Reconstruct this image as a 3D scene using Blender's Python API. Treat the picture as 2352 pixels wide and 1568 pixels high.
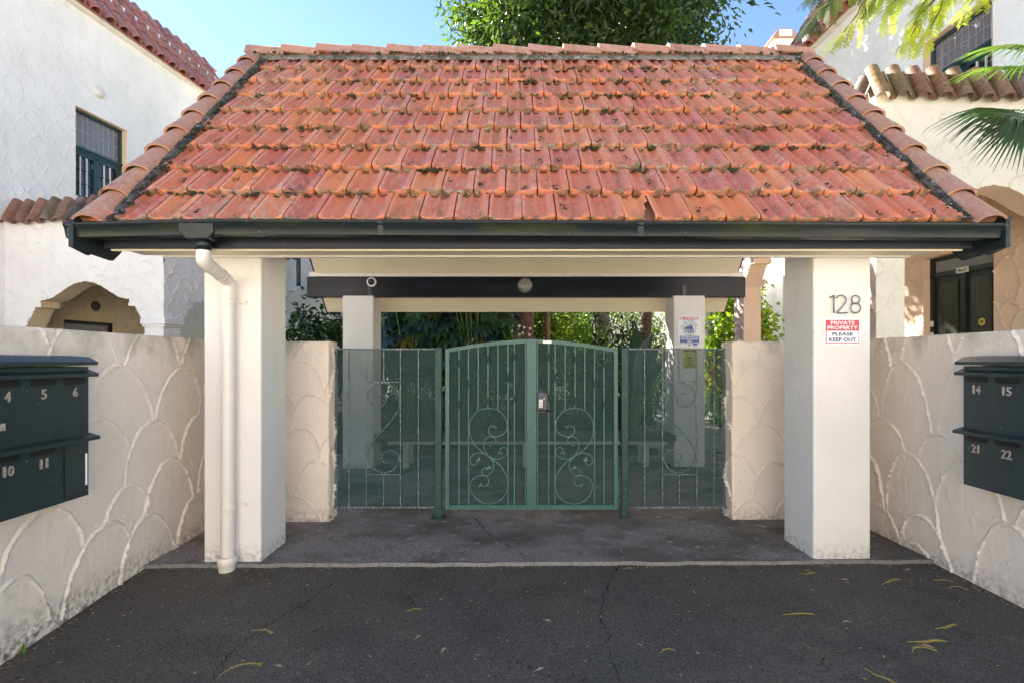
import bpy, math, random
import numpy as np
from mathutils import Matrix, Vector
random.seed(7); RNG = np.random.RandomState(7)
sc = bpy.context.scene
for o in list(bpy.data.objects): bpy.data.objects.remove(o)
COL = sc.collection
R = math.radians
# ------------------------------------------------------------------ camera, sky, sun, exposure
CAM_H = 1.475
cd = bpy.data.cameras.new('camera'); cam = bpy.data.objects.new('camera', cd); COL.objects.link(cam)
cam.location = (0, 0, CAM_H); cam.rotation_euler = (R(90), 0, 0)
cd.sensor_width = 36; cd.lens = 518 / 1024 * 36
cd.shift_x = -3 / 1024; cd.shift_y = 19 / 1024
cd.clip_start = 0.05; cd.clip_end = 2000
sc.camera = cam
SUN_AZ, SUN_EL = 52, 32          # degrees left of straight ahead, above the horizon
sd = Vector((-math.sin(R(SUN_AZ)) * math.cos(R(SUN_EL)), math.cos(R(SUN_AZ)) * math.cos(R(SUN_EL)), math.sin(R(SUN_EL))))
w = bpy.data.worlds.new('World'); sc.world = w; w.use_nodes = True
nt = w.node_tree; bg = nt.nodes['Background']
sky = nt.nodes.new('ShaderNodeTexSky'); sky.sky_type = 'NISHITA'; sky.sun_disc = False
sky.sun_elevation = R(SUN_EL); sky.sun_rotation = R(-SUN_AZ)
sky.air_density = 1.0; sky.dust_density = 0.05; sky.ozone_density = 3.0
nt.links.new(sky.outputs[0], bg.inputs[0]); bg.inputs[1].default_value = 0.05
sl = bpy.data.lights.new('sun', 'SUN'); sl.energy = 5.0; sl.angle = R(0.5); sl.color = (1, .94, .84)
so = bpy.data.objects.new('sun', sl); COL.objects.link(so); so.location = (-20, 20, 20)
so.rotation_euler = (-sd).to_track_quat('-Z', 'Y').to_euler()
vs = sc.view_settings; vs.view_transform = 'Standard'; vs.look = 'None'; vs.gamma = 1; vs.exposure = 2.72
sc.render.resolution_x = 1024; sc.render.resolution_y = 682
try:
    sc.cycles.max_bounces = 7; sc.cycles.transparent_max_bounces = 8; sc.cycles.diffuse_bounces = 4; sc.cycles.glossy_bounces = 3
except Exception: pass

def at(dx, dy, Y):               # a point at depth Y seen at (dx, dy) on a 2352-wide view of the place
    return Vector(((dx - 1182) / 1190 * Y, Y, CAM_H - (dy - 827) / 1190 * Y))

# ------------------------------------------------------------------ materials
MATS = {}
def newmat(name):
    m = bpy.data.materials.new(name); m.use_nodes = True; MATS[name] = m
    nt = m.node_tree; b = nt.nodes['Principled BSDF']
    return m, nt, b
def N(nt, t, **k):
    n = nt.nodes.new(t)
    for a, v in k.items():
        if a.startswith('i_'): n.inputs[a[2:].replace('_', ' ')].default_value = v
        else: setattr(n, a, v)
    return n
def rgba(c): return (c[0], c[1], c[2], 1)
def noise_fac(nt, scale, lo, hi, detail=3, rough=.55, vec=None, stretch=None):
    g = vec
    if g is None: g = N(nt, 'ShaderNodeNewGeometry').outputs['Position']
    if stretch:
        mp = N(nt, 'ShaderNodeMapping'); mp.inputs['Scale'].default_value = stretch
        nt.links.new(g, mp.inputs[0]); g = mp.outputs[0]
    n = N(nt, 'ShaderNodeTexNoise'); n.inputs['Scale'].default_value = scale
    n.inputs['Detail'].default_value = detail; n.inputs['Roughness'].default_value = rough
    nt.links.new(g, n.inputs['Vector'])
    r = N(nt, 'ShaderNodeMapRange'); r.inputs[1].default_value = lo; r.inputs[2].default_value = hi
    nt.links.new(n.outputs[0], r.inputs[0]); return r.outputs[0]
def mixc(nt, fac, a, b, mode='MIX'):
    m = N(nt, 'ShaderNodeMix', data_type='RGBA', blend_type=mode)
    if isinstance(fac, (int, float)): m.inputs[0].default_value = fac
    else: nt.links.new(fac, m.inputs[0])
    for i, c in ((6, a), (7, b)):
        if isinstance(c, tuple): m.inputs[i].default_value = rgba(c)
        else: nt.links.new(c, m.inputs[i])
    return m.outputs[2]
def mul(nt, a, b):
    m = N(nt, 'ShaderNodeMath', operation='MULTIPLY')
    for i, c in enumerate((a, b)):
        if isinstance(c, (int, float)): m.inputs[i].default_value = c
        else: nt.links.new(c, m.inputs[i])
    return m.outputs[0]
def bump(nt, b, layers):
    prev = None
    for scale, dist, st in layers:
        f = noise_fac(nt, scale, 0, 1, 2)
        bn = N(nt, 'ShaderNodeBump'); bn.inputs['Strength'].default_value = st; bn.inputs['Distance'].default_value = dist
        nt.links.new(f, bn.inputs['Height'])
        if prev: nt.links.new(prev, bn.inputs['Normal'])
        prev = bn.outputs[0]
    nt.links.new(prev, b.inputs['Normal'])
def pm(name, col, rough=.6, layers=(), bumps=(), metal=0, spec=.5):
    """layers: (noise scale, lo, hi, colour[, stretch])"""
    m, nt, b = newmat(name); c = col
    for L in layers:
        f = noise_fac(nt, L[0], L[1], L[2], stretch=L[4] if len(L) > 4 else None)
        c = mixc(nt, f, c, L[3])
    if isinstance(c, tuple): b.inputs['Base Color'].default_value = rgba(c)
    else: nt.links.new(c, b.inputs['Base Color'])
    b.inputs['Roughness'].default_value = rough; b.inputs['Metallic'].default_value = metal
    b.inputs['Specular IOR Level'].default_value = spec
    if bumps: bump(nt, b, bumps)
    return m
def zmask(nt, z0, z1):           # 1 at z0 -> 0 at z1
    s = N(nt, 'ShaderNodeSeparateXYZ'); nt.links.new(N(nt, 'ShaderNodeNewGeometry').outputs['Position'], s.inputs[0])
    r = N(nt, 'ShaderNodeMapRange'); r.inputs[1].default_value = z0; r.inputs[2].default_value = z1
    r.inputs[3].default_value = 1; r.inputs[4].default_value = 0
    nt.links.new(s.outputs[2], r.inputs[0]); return r.outputs[0]
def plaster(name, col, dirt=(.16, .14, .11), base=True, top=None, rough=.75):
    m, nt, b = newmat(name)
    c = mixc(nt, noise_fac(nt, 1.3, .35, .75), col, tuple(x * .90 for x in col))
    c = mixc(nt, mul(nt, noise_fac(nt, 5, .5, .8, stretch=(1, 1, .25)), .35), c, tuple(x * .8 for x in col))
    c = mixc(nt, mul(nt, noise_fac(nt, 60, .66, .74), .5), c, dirt)
    if base:
        f = mul(nt, zmask(nt, -.06, .15), noise_fac(nt, 30, .40, .66, 5))
        c = mixc(nt, f, c, dirt)
    if top is not None:
        f = mul(nt, zmask(nt, top, top - .30), noise_fac(nt, 5, .46, .72, 8)); f = mul(nt, f, .75)
        c = mixc(nt, f, c, (.20, .21, .13))
    nt.links.new(c, b.inputs['Base Color']); b.inputs['Roughness'].default_value = rough
    b.inputs['Specular IOR Level'].default_value = .3
    bump(nt, b, [(16, .010, .4), (120, .003, .55)])
    return m
M_pillar = plaster('pillar_paint', (.84, .80, .745))
M_wallp = plaster('boundary_plaster', (.88, .765, .65), top=1.66)
M_white = plaster('house_white_plaster', (.92, .895, .85), base=False)
M_cream = plaster('house_cream_plaster', (.82, .785, .67), base=False)
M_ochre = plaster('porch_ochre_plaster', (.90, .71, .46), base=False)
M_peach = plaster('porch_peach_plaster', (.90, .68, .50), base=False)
M_pink = plaster('pink_plaster', (.78, .60, .52), base=False)
M_soffit = pm('soffit_cream_paint', (.90, .77, .56), .55, [(2, .4, .8, (.85, .72, .52))], [(60, .001, .3)])
M_blue = pm('black_blue_paint', (.010, .012, .018), .26, [(3, .5, .8, (.022, .025, .04), (.4, 3, 3)), (60, .72, .76, (.2, .2, .2))], [(8, .004, .25), (90, .001, .25)], spec=.22)
M_gutter = pm('dark_green_gutter_paint', (.012, .017, .020), .25, [(2.5, .50, .72, (.035, .045, .014), (.6, 3, 3)), (90, .73, .76, (.35, .35, .33))], [(5, .004, .2)], spec=.25)
M_barge = pm('barge_green_paint', (.014, .021, .024), .4, [(6, .5, .8, (.035, .05, .048))], [(30, .002, .3)], spec=.25)
M_box = pm('mailbox_paint', (.014, .030, .033), .42, [(3, .4, .7, (.018, .036, .038)), (55, .70, .74, (.3, .3, .3))], [(120, .0008, .35)])
M_gate = pm('gate_green_paint', (.050, .130, .116), .38, [(4, .4, .8, (.064, .158, .142)), (60, .70, .74, (.5, .55, .52))], [(60, .001, .25)], spec=.3)
M_scroll = pm('scroll_green_paint', (.075, .18, .16), .4, [(60, .64, .72, (.45, .52, .5))])
M_post = pm('post_dark_green_paint', (.025, .065, .058), .4, [(5, .4, .8, (.035, .085, .075)), (50, .67, .73, (.3, .36, .38))], [(60, .001, .3)], spec=.2)
M_iron = pm('weathered_iron', (.055, .085, .09), .45, [(70, .47, .61, (.21, .25, .285), (1, 1, .4))])
M_pvc = pm('downpipe_paint', (.78, .72, .64), .4, [(9, .6, .7, (.70, .64, .56))], [(30, .001, .2)])
M_metal = pm('galvanised_metal', (.45, .46, .48), .4, [(30, .5, .7, (.3, .3, .32))], metal=.8)
M_num = pm('brass_number', (.42, .36, .30), .45, [(60, .45, .6, (.55, .5, .45))], metal=.35)
M_128 = pm('steel_number', (.16, .18, .22), .35, metal=.6)
M_black = pm('black_void', (.006, .006, .007), .6)
M_plast = pm('black_plastic', (.02, .02, .024), .3)
M_silver = pm('silver_button', (.6, .6, .62), .3, metal=.7)
M_signw = pm('sign_white', (.82, .83, .85), .4)
M_red = pm('sign_red', (.62, .035, .055), .4)
M_navy = pm('sign_navy', (.02, .03, .12), .4)
M_sblue = pm('sign_blue', (.02, .07, .36), .4)
M_yel = pm('sign_yellow', (.62, .55, .08), .45)
M_ivory = pm('sign_ivory', (.78, .78, .66), .45)
M_rust = pm('rust', (.22, .07, .03), .8)
M_timber = pm('bench_timber', (.10, .075, .06), .7, [(4, .4, .7, (.16, .12, .09), (.3, 6, 6))], [(20, .002, .4)])
M_palebar = pm('bench_pale_paint', (.6, .55, .43), .5)
M_frame = pm('window_green_paint', (.022, .055, .058), .35, [(6, .4, .8, (.03, .07, .075))])
M_wwhite = pm('glazing_bar_white', (.75, .76, .76), .4)
M_came = pm('lead_came', (.42, .42, .44), .4, metal=.4)
M_door = pm('door_dark_paint', (.02, .022, .02), .4)
M_lamp = pm('lamp_cover', (.72, .70, .62), .3)
M_lampd = pm('lamp_glass_grey', (.34, .33, .30), .15, [(90, .4, .6, (.22, .21, .2))], [(90, .002, .5)])
M_lampd2 = pm('bulkhead_dark', (.12, .10, .075), .3)
M_bark = pm('brown_bark', (.11, .072, .05), .9, [(9, .4, .65, (.05, .035, .025), (1, 1, 2))], [(14, .03, .9)])
M_barkg = pm('grey_bark', (.12, .115, .11), .9, [(7, .4, .65, (.06, .055, .05))], [(18, .02, .8)])
M_twig = pm('twig_bark', (.09, .065, .04), .8)
M_stem = pm('green_stem', (.12, .16, .05), .6)
M_mortar = pm('dark_mortar', (.085, .08, .075), .95, [(14, .42, .55, (.02, .02, .017)), (40, .64, .70, (.4, .4, .4))], [(60, .01, 1)])
M_ridgemort = pm('ridge_mortar', (.17, .155, .135), .95, [(10, .46, .6, (.07, .075, .05)), (30, .6, .7, (.4, .38, .36))], [(30, .02, .9)])
M_moss = pm('moss', (.035, .055, .012), .95, [(60, .4, .7, (.015, .02, .008))], [(90, .01, 1)])
M_debris = pm('roof_debris', (.035, .028, .022), .95, [(50, .5, .7, (.12, .10, .04))], [(60, .01, 1)])
M_crack = pm('crack', (.008, .008, .008), .95)
M_litter = pm('leaf_litter', (.30, .24, .07), .7, [(8, .4, .6, (.24, .15, .05))])
M_yleaf = pm('yellow_leaf', (.50, .38, .06), .6, [(20, .4, .7, (.42, .36, .10))])
M_bleaf = pm('beige_leaf', (.50, .38, .24), .6, [(20, .4, .7, (.36, .22, .12))])
def glassmat(name, col, rough=.08):
    m, nt, b = newmat(name)
    b.inputs['Base Color'].default_value = rgba(col); b.inputs['Roughness'].default_value = rough
    b.inputs['Specular IOR Level'].default_value = .8
    bump(nt, b, [(35, .004, .35)]); return m
M_lead = glassmat('leaded_glass', (.20, .18, .19), .2)
M_glass = glassmat('dark_window_glass', (.02, .022, .022), .04)
M_ribglass = glassmat('ribbed_glass', (.05, .05, .042), .2)

def leafmat(name, rough=.4, trans=.35, tint=(1.5, 1.5, .5)):
    m, nt, b = newmat(name)
    a = N(nt, 'ShaderNodeAttribute', attribute_name='lc')
    nt.links.new(a.outputs['Color'], b.inputs['Base Color']); b.inputs['Roughness'].default_value = rough
    t = N(nt, 'ShaderNodeBsdfTranslucent')
    c = mixc(nt, 1.0, a.outputs['Color'], tint, 'MULTIPLY'); nt.links.new(c, t.inputs[0])
    mx = N(nt, 'ShaderNodeMixShader'); mx.inputs[0].default_value = trans
    nt.links.new(b.outputs[0], mx.inputs[1]); nt.links.new(t.outputs[0], mx.inputs[2])
    nt.links.new(mx.outputs[0], nt.nodes['Material Output'].inputs[0]); return m
M_leaf = leafmat('leaf', .42, .4, (1.9, 1.9, .6))
M_gloss = leafmat('glossy_leaf', .25, .22, (1.5, 1.6, .5))

def tilemat(name, cols, nose, lichen=.5):
    m, nt, b = newmat(name)
    oi = N(nt, 'ShaderNodeObjectInfo'); cr = N(nt, 'ShaderNodeValToRGB')
    e = cr.color_ramp.elements
    while len(e) > 1: e.remove(e[-1])
    e[0].position = 0; e[0].color = rgba(cols[0])
    for i, c in enumerate(cols[1:]):
        k = e.new((i + 1) / (len(cols) - 1)); k.color = rgba(c)
    nt.links.new(oi.outputs['Random'], cr.inputs[0]); c = cr.outputs[0]
    c = mixc(nt, mul(nt, noise_fac(nt, 2.2, .42, .62), .45), c, cols[0])
    c = mixc(nt, noise_fac(nt, 4.5, .44, 1.25), c, (.40, .27, .21))
    if nose:
        tc = N(nt, 'ShaderNodeTexCoord'); s = N(nt, 'ShaderNodeSeparateXYZ'); nt.links.new(tc.outputs['Object'], s.inputs[0])
        r = N(nt, 'ShaderNodeMapRange'); r.inputs[1].default_value = .032; r.inputs[2].default_value = .006; nt.links.new(s.outputs[1], r.inputs[0])
        c = mixc(nt, mul(nt, mul(nt, r.outputs[0], noise_fac(nt, 6, .35, .65)), .75), c, nose)
        g = mul(nt, r.outputs[0], noise_fac(nt, 13, .42, .56, 5))
        c = mixc(nt, mul(nt, g, .85), c, (.09, .07, .035))
        r2 = N(nt, 'ShaderNodeMapRange'); r2.inputs[1].default_value = .034; r2.inputs[2].default_value = .008; nt.links.new(s.outputs[2], r2.inputs[0])
        c = mixc(nt, mul(nt, mul(nt, r2.outputs[0], r.outputs[0]), .8), c, (.05, .04, .025))  # grime plus gap shade, both put into the nose foot colour
    c = mixc(nt, mul(nt, mul(nt, noise_fac(nt, 26, .46, .64, 5), noise_fac(nt, 1.1, .38, .66, 2)), lichen * 1.9), c, (.46, .38, .32))
    c = mixc(nt, mul(nt, noise_fac(nt, 3.2, .54, .70, 4, stretch=(4, .7, .7)), .45), c, (.16, .10, .055))
    c = mixc(nt, mul(nt, noise_fac(nt, 90, .63, .68, 3), .8), c, (.60, .56, .50))
    c = mixc(nt, mul(nt, noise_fac(nt, 7, .60, .70, 8), .6), c, (.10, .075, .05))
    nt.links.new(c, b.inputs['Base Color']); b.inputs['Roughness'].default_value = .6; b.inputs['Specular IOR Level'].default_value = .3
    bump(nt, b, [(30, .004, .3), (170, .0015, .5)]); return m
M_tile = tilemat('terracotta_tile', [(.54, .145, .08), (.60, .20, .11), (.48, .135, .10), (.66, .22, .08), (.52, .155, .125), (.68, .26, .12), (.58, .17, .07)], (.58, .22, .075), .4)
M_cap = tilemat('terracotta_cap', [(.40, .20, .135), (.44, .21, .13), (.36, .175, .12)], None, .4)
M_barrel = tilemat('barrel_tile', [(.20, .075, .042), (.15, .07, .045), (.24, .10, .045), (.045, .048, .045), (.15, .10, .035), (.16, .06, .05)], None, .2)
M_skirt = tilemat('skirt_tile', [(.46, .14, .09), (.38, .11, .09), (.50, .20, .13), (.26, .11, .12), (.52, .17, .09)], None, .3)
for k in ('skirt_tile', 'barrel_tile'): MATS[k].node_tree.nodes['Principled BSDF'].inputs['Roughness'].default_value = .3 if k == 'skirt_tile' else .6

def meshscreen():
    m, nt, b = newmat('perforated_green_screen')
    b.inputs['Base Color'].default_value = (.035, .075, .07, 1); b.inputs['Roughness'].default_value = .6; b.inputs['Specular IOR Level'].default_value = .12
    g = N(nt, 'ShaderNodeNewGeometry'); s = N(nt, 'ShaderNodeSeparateXYZ'); nt.links.new(g.outputs['Position'], s.inputs[0])
    def wv(ax, per, ph=None):
        a = mul(nt, s.outputs[ax], 2 * math.pi / per)
        if ph:
            ad = N(nt, 'ShaderNodeMath', operation='ADD'); nt.links.new(a, ad.inputs[0]); nt.links.new(mul(nt, s.outputs[0 if ax == 2 else 2], ph), ad.inputs[1]); a = ad.outputs[0]
        n = N(nt, 'ShaderNodeMath', operation='SINE'); nt.links.new(a, n.inputs[0]); return n.outputs[0]
    p = mul(nt, wv(0, .0075, 300), wv(2, .0075, 300))
    c = N(nt, 'ShaderNodeMath', operation='GREATER_THAN'); nt.links.new(p, c.inputs[0]); c.inputs[1].default_value = .16
    big = noise_fac(nt, 3.0, .55, .75); tear = noise_fac(nt, 26, .765, .77, 3)
    h = N(nt, 'ShaderNodeMath', operation='MAXIMUM'); nt.links.new(c.outputs[0], h.inputs[0]); nt.links.new(tear, h.inputs[1])
    t = N(nt, 'ShaderNodeBsdfTransparent'); mx = N(nt, 'ShaderNodeMixShader'); nt.links.new(h.outputs[0], mx.inputs[0])
    nt.links.new(b.outputs[0], mx.inputs[1]); nt.links.new(t.outputs[0], mx.inputs[2])
    nt.links.new(mixc(nt, mul(nt, big, .5), (.030, .068, .066), (.048, .092, .090)), b.inputs['Base Color'])
    nt.links.new(mx.outputs[0], nt.nodes['Material Output'].inputs[0]); return m
M_screen = meshscreen()
def asphalt():
    m, nt, b = newmat('asphalt')
    c = mixc(nt, noise_fac(nt, .9, .42, .60), (.078, .072, .063), (.100, .087, .070))
    c = mixc(nt, noise_fac(nt, 2.3, .5, .7), c, (.060, .053, .043))
    c = mixc(nt, mul(nt, noise_fac(nt, 95, .52, .68, 2), .8), c, (.17, .155, .135))
    c = mixc(nt, mul(nt, noise_fac(nt, 80, .46, .33, 2), .85), c, (.012, .012, .012))
    c = mixc(nt, mul(nt, noise_fac(nt, 50, .70, .73, 2), .7), c, (.22, .19, .12))
    c = mixc(nt, mul(nt, noise_fac(nt, 1.7, .60, .70, 4), .55), c, (.030, .028, .026))
    c = mixc(nt, mul(nt, noise_fac(nt, 6, .64, .70, 4), .35), c, (.16, .14, .11))
    nt.links.new(c, b.inputs['Base Color']); b.inputs['Roughness'].default_value = .85
    bump(nt, b, [(4, .01, .3), (85, .009, 1.0)]); return m
M_asph = asphalt()
M_slab = pm('old_concrete', (.27, .25, .245), .8, [(1.1, .46, .60, (.115, .11, .092)), (2.6, .5, .7, (.14, .13, .105)), (9, .60, .70, (.36, .35, .35)), (70, .52, .66, (.06, .057, .052))], [(50, .003, .6), (6, .006, .3)])
M_lip = pm('slab_lip', (.22, .21, .195), .8, [(30, .46, .62, (.16, .155, .14))], [(40, .004, .7)])
M_path = pm('pale_path', (.36, .34, .30), .85, [(3, .4, .7, (.28, .26, .23))], [(60, .003, .5)])
M_ground = pm('pale_street', (.64, .58, .48), .9, [(.3, .4, .7, (.58, .52, .43))])
M_soil = pm('garden_soil', (.05, .04, .025), .95, [(3, .4, .7, (.05, .06, .02))], [(12, .04, .8)])

# ------------------------------------------------------------------ scene helpers
WM = {}
def link(o, parent=None, mtx=None, label=None, cat=None, group=None, kind=None):
    COL.objects.link(o); mtx = mtx or Matrix.Identity(4)
    if parent is not None:
        o.parent = parent; o.matrix_parent_inverse = WM[parent].inverted()
    o.matrix_basis = mtx; WM[o] = mtx
    if label: o['label'] = label
    if cat: o['category'] = cat
    if group: o['group'] = group
    if kind: o['kind'] = kind
    return o
def thing(name, label, cat, loc, group=None):
    o = bpy.data.objects.new(name, None); o.empty_display_size = .2
    return link(o, None, Matrix.Translation(loc), label, cat, group)
def add(name, me, mat, parent=None, mtx=None, **k):
    o = bpy.data.objects.new(name, me)
    if mat and not len(me.materials): me.materials.append(mat)
    return link(o, parent, mtx, **k)
class MB:
    def __init__(s): s.v = []; s.f = []
    def quad(s, a, b, c, d):
        n = len(s.v); s.v += [tuple(a), tuple(b), tuple(c), tuple(d)]; s.f.append((n, n + 1, n + 2, n + 3)); return s
    def poly(s, pts):
        n = len(s.v); s.v += [tuple(p) for p in pts]; s.f.append(tuple(range(n, n + len(pts)))); return s
    def box(s, x0, x1, y0, y1, z0, z1, fn=None):
        n = len(s.v); p = [(x, y, z) for z in (z0, z1) for y in (y0, y1) for x in (x0, x1)]
        if fn: p = [tuple(fn(*q)) for q in p]
        s.v += p
        for f in ((0, 2, 3, 1), (4, 5, 7, 6), (0, 1, 5, 4), (2, 6, 7, 3), (0, 4, 6, 2), (1, 3, 7, 5)): s.f.append(tuple(n + i for i in f))
        return s
    def prism(s, pts, off):          # polygon pts (3D) extruded by off
        n = len(s.v); k = len(pts); off = Vector(off)
        s.v += [tuple(p) for p in pts] + [tuple(Vector(p) + off) for p in pts]
        s.f.append(tuple(range(n + k - 1, n - 1, -1))); s.f.append(tuple(range(n + k, n + 2 * k)))
        for i in range(k):
            j = (i + 1) % k; s.f.append((n + i, n + j, n + k + j, n + k + i))
        return s
    def tube(s, path, r, seg=8, cap=True):
        P = [Vector(p) for p in path]; k = len(P); n0 = len(s.v)
        rr = r if hasattr(r, '__len__') else [r] * k
        t = (P[1] - P[0]).normalized(); a = t.orthogonal().normalized()
        for i in range(k):
            t2 = (P[min(i + 1, k - 1)] - P[max(i - 1, 0)])
            t2 = t2.normalized() if t2.length > 1e-9 else t
            a = (a - a.dot(t2) * t2); a = a.normalized() if a.length > 1e-6 else t2.orthogonal().normalized(); b = t2.cross(a); t = t2
            for j in range(seg):
                q = 2 * math.pi * j / seg; s.v.append(tuple(P[i] + rr[i] * (math.cos(q) * a + math.sin(q) * b)))
        for i in range(k - 1):
            for j in range(seg):
                j2 = (j + 1) % seg; s.f.append((n0 + i * seg + j, n0 + i * seg + j2, n0 + (i + 1) * seg + j2, n0 + (i + 1) * seg + j))
        if cap:
            s.f.append(tuple(n0 + j for j in range(seg - 1, -1, -1))); s.f.append(tuple(n0 + (k - 1) * seg + j for j in range(seg)))
        return s
    def lathe(s, prof, c, axis=(0, 0, 1), seg=16):
        ax = Vector(axis).normalized(); a = ax.orthogonal().normalized(); b = ax.cross(a); c = Vector(c); n0 = len(s.v)
        for r, h in prof:
            for j in range(seg):
                q = 2 * math.pi * j / seg; s.v.append(tuple(c + ax * h + r * (math.cos(q) * a + math.sin(q) * b)))
        for i in range(len(prof) - 1):
            for j in range(seg):
                j2 = (j + 1) % seg; s.f.append((n0 + i * seg + j, n0 + i * seg + j2, n0 + (i + 1) * seg + j2, n0 + (i + 1) * seg + j))
        s.f.append(tuple(n0 + j for j in range(seg))); k = len(prof) - 1; s.f.append(tuple(n0 + k * seg + j for j in range(seg)))
        return s
    def mesh(s, name='m', smooth=False):
        me = bpy.data.meshes.new(name); me.from_pydata(s.v, [], s.f); me.update()
        if smooth: me.polygons.foreach_set('use_smooth', [True] * len(me.polygons))
        return me
    def build(s, name, mat, parent=None, smooth=False, bevel=0, **k):
        me = s.mesh(name, smooth); o = add(name, me, mat, parent, **k)
        if bevel:
            b = o.modifiers.new('bevel', 'BEVEL'); b.width = bevel; b.segments = 2; b.limit_method = 'ANGLE'; b.angle_limit = R(40)
        return o
def autosmooth(o, ang=40):
    me = o.data; me.polygons.foreach_set('use_smooth', [True] * len(me.polygons))
    try: me.set_sharp_from_angle(angle=R(ang))
    except Exception: pass
    return o
def npmesh(name, V, F, smooth=True, col=None):
    me = bpy.data.meshes.new(name); V = np.asarray(V, dtype=np.float32); F = np.asarray(F, dtype=np.int32); k = F.shape[1]
    me.vertices.add(len(V)); me.vertices.foreach_set('co', V.ravel())
    me.loops.add(F.size); me.loops.foreach_set('vertex_index', F.ravel())
    me.polygons.add(len(F)); me.polygons.foreach_set('loop_start', np.arange(0, F.size, k, dtype=np.int32))
    me.polygons.foreach_set('loop_total', np.full(len(F), k, dtype=np.int32))
    me.polygons.foreach_set('use_smooth', np.full(len(F), smooth))
    me.update(calc_edges=True)
    if col is not None:
        a = me.attributes.new('lc', 'FLOAT_COLOR', 'POINT'); c = np.ones((len(V), 4), dtype=np.float32); c[:, :3] = col; a.data.foreach_set('color', c.ravel())
    return me
def vnoise(U, V, scale, seed):       # smooth value noise on arrays
    r = np.random.RandomState(seed); T = r.rand(64, 64)
    x = U * scale + 31.7; y = V * scale + 17.3; xi = np.floor(x).astype(int); yi = np.floor(y).astype(int)
    fx = x - xi; fy = y - yi; fx = fx * fx * (3 - 2 * fx); fy = fy * fy * (3 - 2 * fy)
    a = T[xi % 64, yi % 64]; b = T[(xi + 1) % 64, yi % 64]; c = T[xi % 64, (yi + 1) % 64]; d = T[(xi + 1) % 64, (yi + 1) % 64]
    return (a * (1 - fx) + b * fx) * (1 - fy) + (c * (1 - fx) + d * fx) * fy
def scallops(U, V, fw, pv, amp, seed):
    r = np.random.RandomState(seed); H = np.zeros_like(U); u0, u1, v0, v1 = U.min(), U.max(), V.min(), V.max()
    n1 = vnoise(U, V, 7 / fw * .3, seed + 1); n2 = vnoise(U, V, 9 / fw, seed + 2); n3 = vnoise(U, V, 24 / fw, seed + 3)
    v = v1 + pv * 1.2; row = 0
    while v > v0 - pv * 3:
        u = u0 - fw * (1.0 if row % 2 else .5) + r.uniform(-.1, .1) * fw
        while u < u1 + fw:
            cu = u + r.uniform(-.16, .16) * fw; cv = v - pv * 1.5 + r.uniform(-.24, .24) * pv
            a = fw * .54 * r.uniform(.88, 1.1); b = pv * 1.55 * r.uniform(.9, 1.12); sk = r.uniform(-.18, .18)
            iu = np.where((U[0] > cu - a * 1.3) & (U[0] < cu + a * 1.3))[0]; iv = np.where((V[:, 0] > cv - b * .7) & (V[:, 0] < cv + b * 1.05))[0]
            if len(iu) and len(iv):
                S = np.ix_(iv, iu); x = (U[S] - cu) / a; y = (V[S] - cv) / b; x = x - sk * y
                d = np.sqrt(x * x + y * y) + (n2[S] - .5) * .03; ang = np.arctan2(x, y + .6)
                ins = d < 1
                streak = vnoise(ang, d * .25, 14, seed + 5 + row) - .5
                ra = amp * (.35 + 1.1 * n1[S]) * (.35 + 1.3 * n3[S])
                rim = .85 * np.exp(-((.972 - d) / .018) ** 2) + .25 * np.exp(-np.abs(.97 - d) / .06)
                h = amp * (-.28 * (1 - d) + .20 * streak * np.clip(d * 1.4, 0, 1)) + ra * rim
                h += amp * .5 * np.clip((n2[S] - .86) / .12, 0, 1) * (n3[S] > .5)
                H[S] = np.where(ins, h, np.where((d < 1.035) & (y > -.3), H[S] - .55 * amp * (1.035 - d) / .035, H[S]))
            u += fw
        v -= pv; row += 1
    return H + amp * .5 * (vnoise(U, V, 1.3 / fw, seed + 9) - .5)
def scallop_wall(name, fn, u0, u1, v0, v1, res, fw, pv, amp, seed, mat, parent=None, hole=None, depth=0, **k):
    """fn(u, v, h) -> world xyz arrays; hole(u, v) -> True where open; depth > 0 adds a solid body behind"""
    nu = max(2, int((u1 - u0) / res)) + 1; nv = max(2, int((v1 - v0) / res)) + 1
    U, V = np.meshgrid(np.linspace(u0, u1, nu), np.linspace(v0, v1, nv))
    H = scallops(U, V, fw, pv, amp, seed)
    if depth:
        e = np.minimum(np.minimum(U - u0, u1 - U), v1 - V); H = H - .012 * np.exp(-(e / .012) ** 2)
    X, Y, Z = fn(U, V, H)
    VV = np.stack([X.ravel(), Y.ravel(), Z.ravel()], 1)
    I = np.arange(nu * nv).reshape(nv, nu); F = np.stack([I[:-1, :-1], I[:-1, 1:], I[1:, 1:], I[1:, :-1]], -1).reshape(-1, 4)
    if hole is not None:
        cu = (U[:-1, :-1] + U[1:, 1:]) / 2; cv = (V[:-1, :-1] + V[1:, 1:]) / 2
        F = F[~hole(cu, cv).ravel()]
    if depth:
        border = list(I[0, :]) + list(I[1:, -1]) + list(I[-1, -2::-1]) + list(I[-2:0:-1, 0])
        bu = U.ravel()[border]; bv = V.ravel()[border]
        X2, Y2, Z2 = fn(bu, bv, np.full_like(bu, -depth)); B = np.stack([X2, Y2, Z2], 1)
        n0 = len(VV); nb = len(border); VV = np.vstack([VV, B]); j = np.arange(nb)
        F = np.vstack([F, np.stack([np.array(border), np.array(border)[(j + 1) % nb], n0 + (j + 1) % nb, n0 + j], 1)])
        c = [0, nu - 1, nu - 1 + nv - 1, 2 * (nu - 1) + nv - 1]; F = np.vstack([F, [[n0 + c[0], n0 + c[3], n0 + c[2], n0 + c[1]]]])
    me = npmesh(name, VV, F)
    if depth:
        try: me.set_sharp_from_angle(angle=R(60))
        except Exception: pass
    return add(name, me, mat, parent, **k)
_tc = {}
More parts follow.
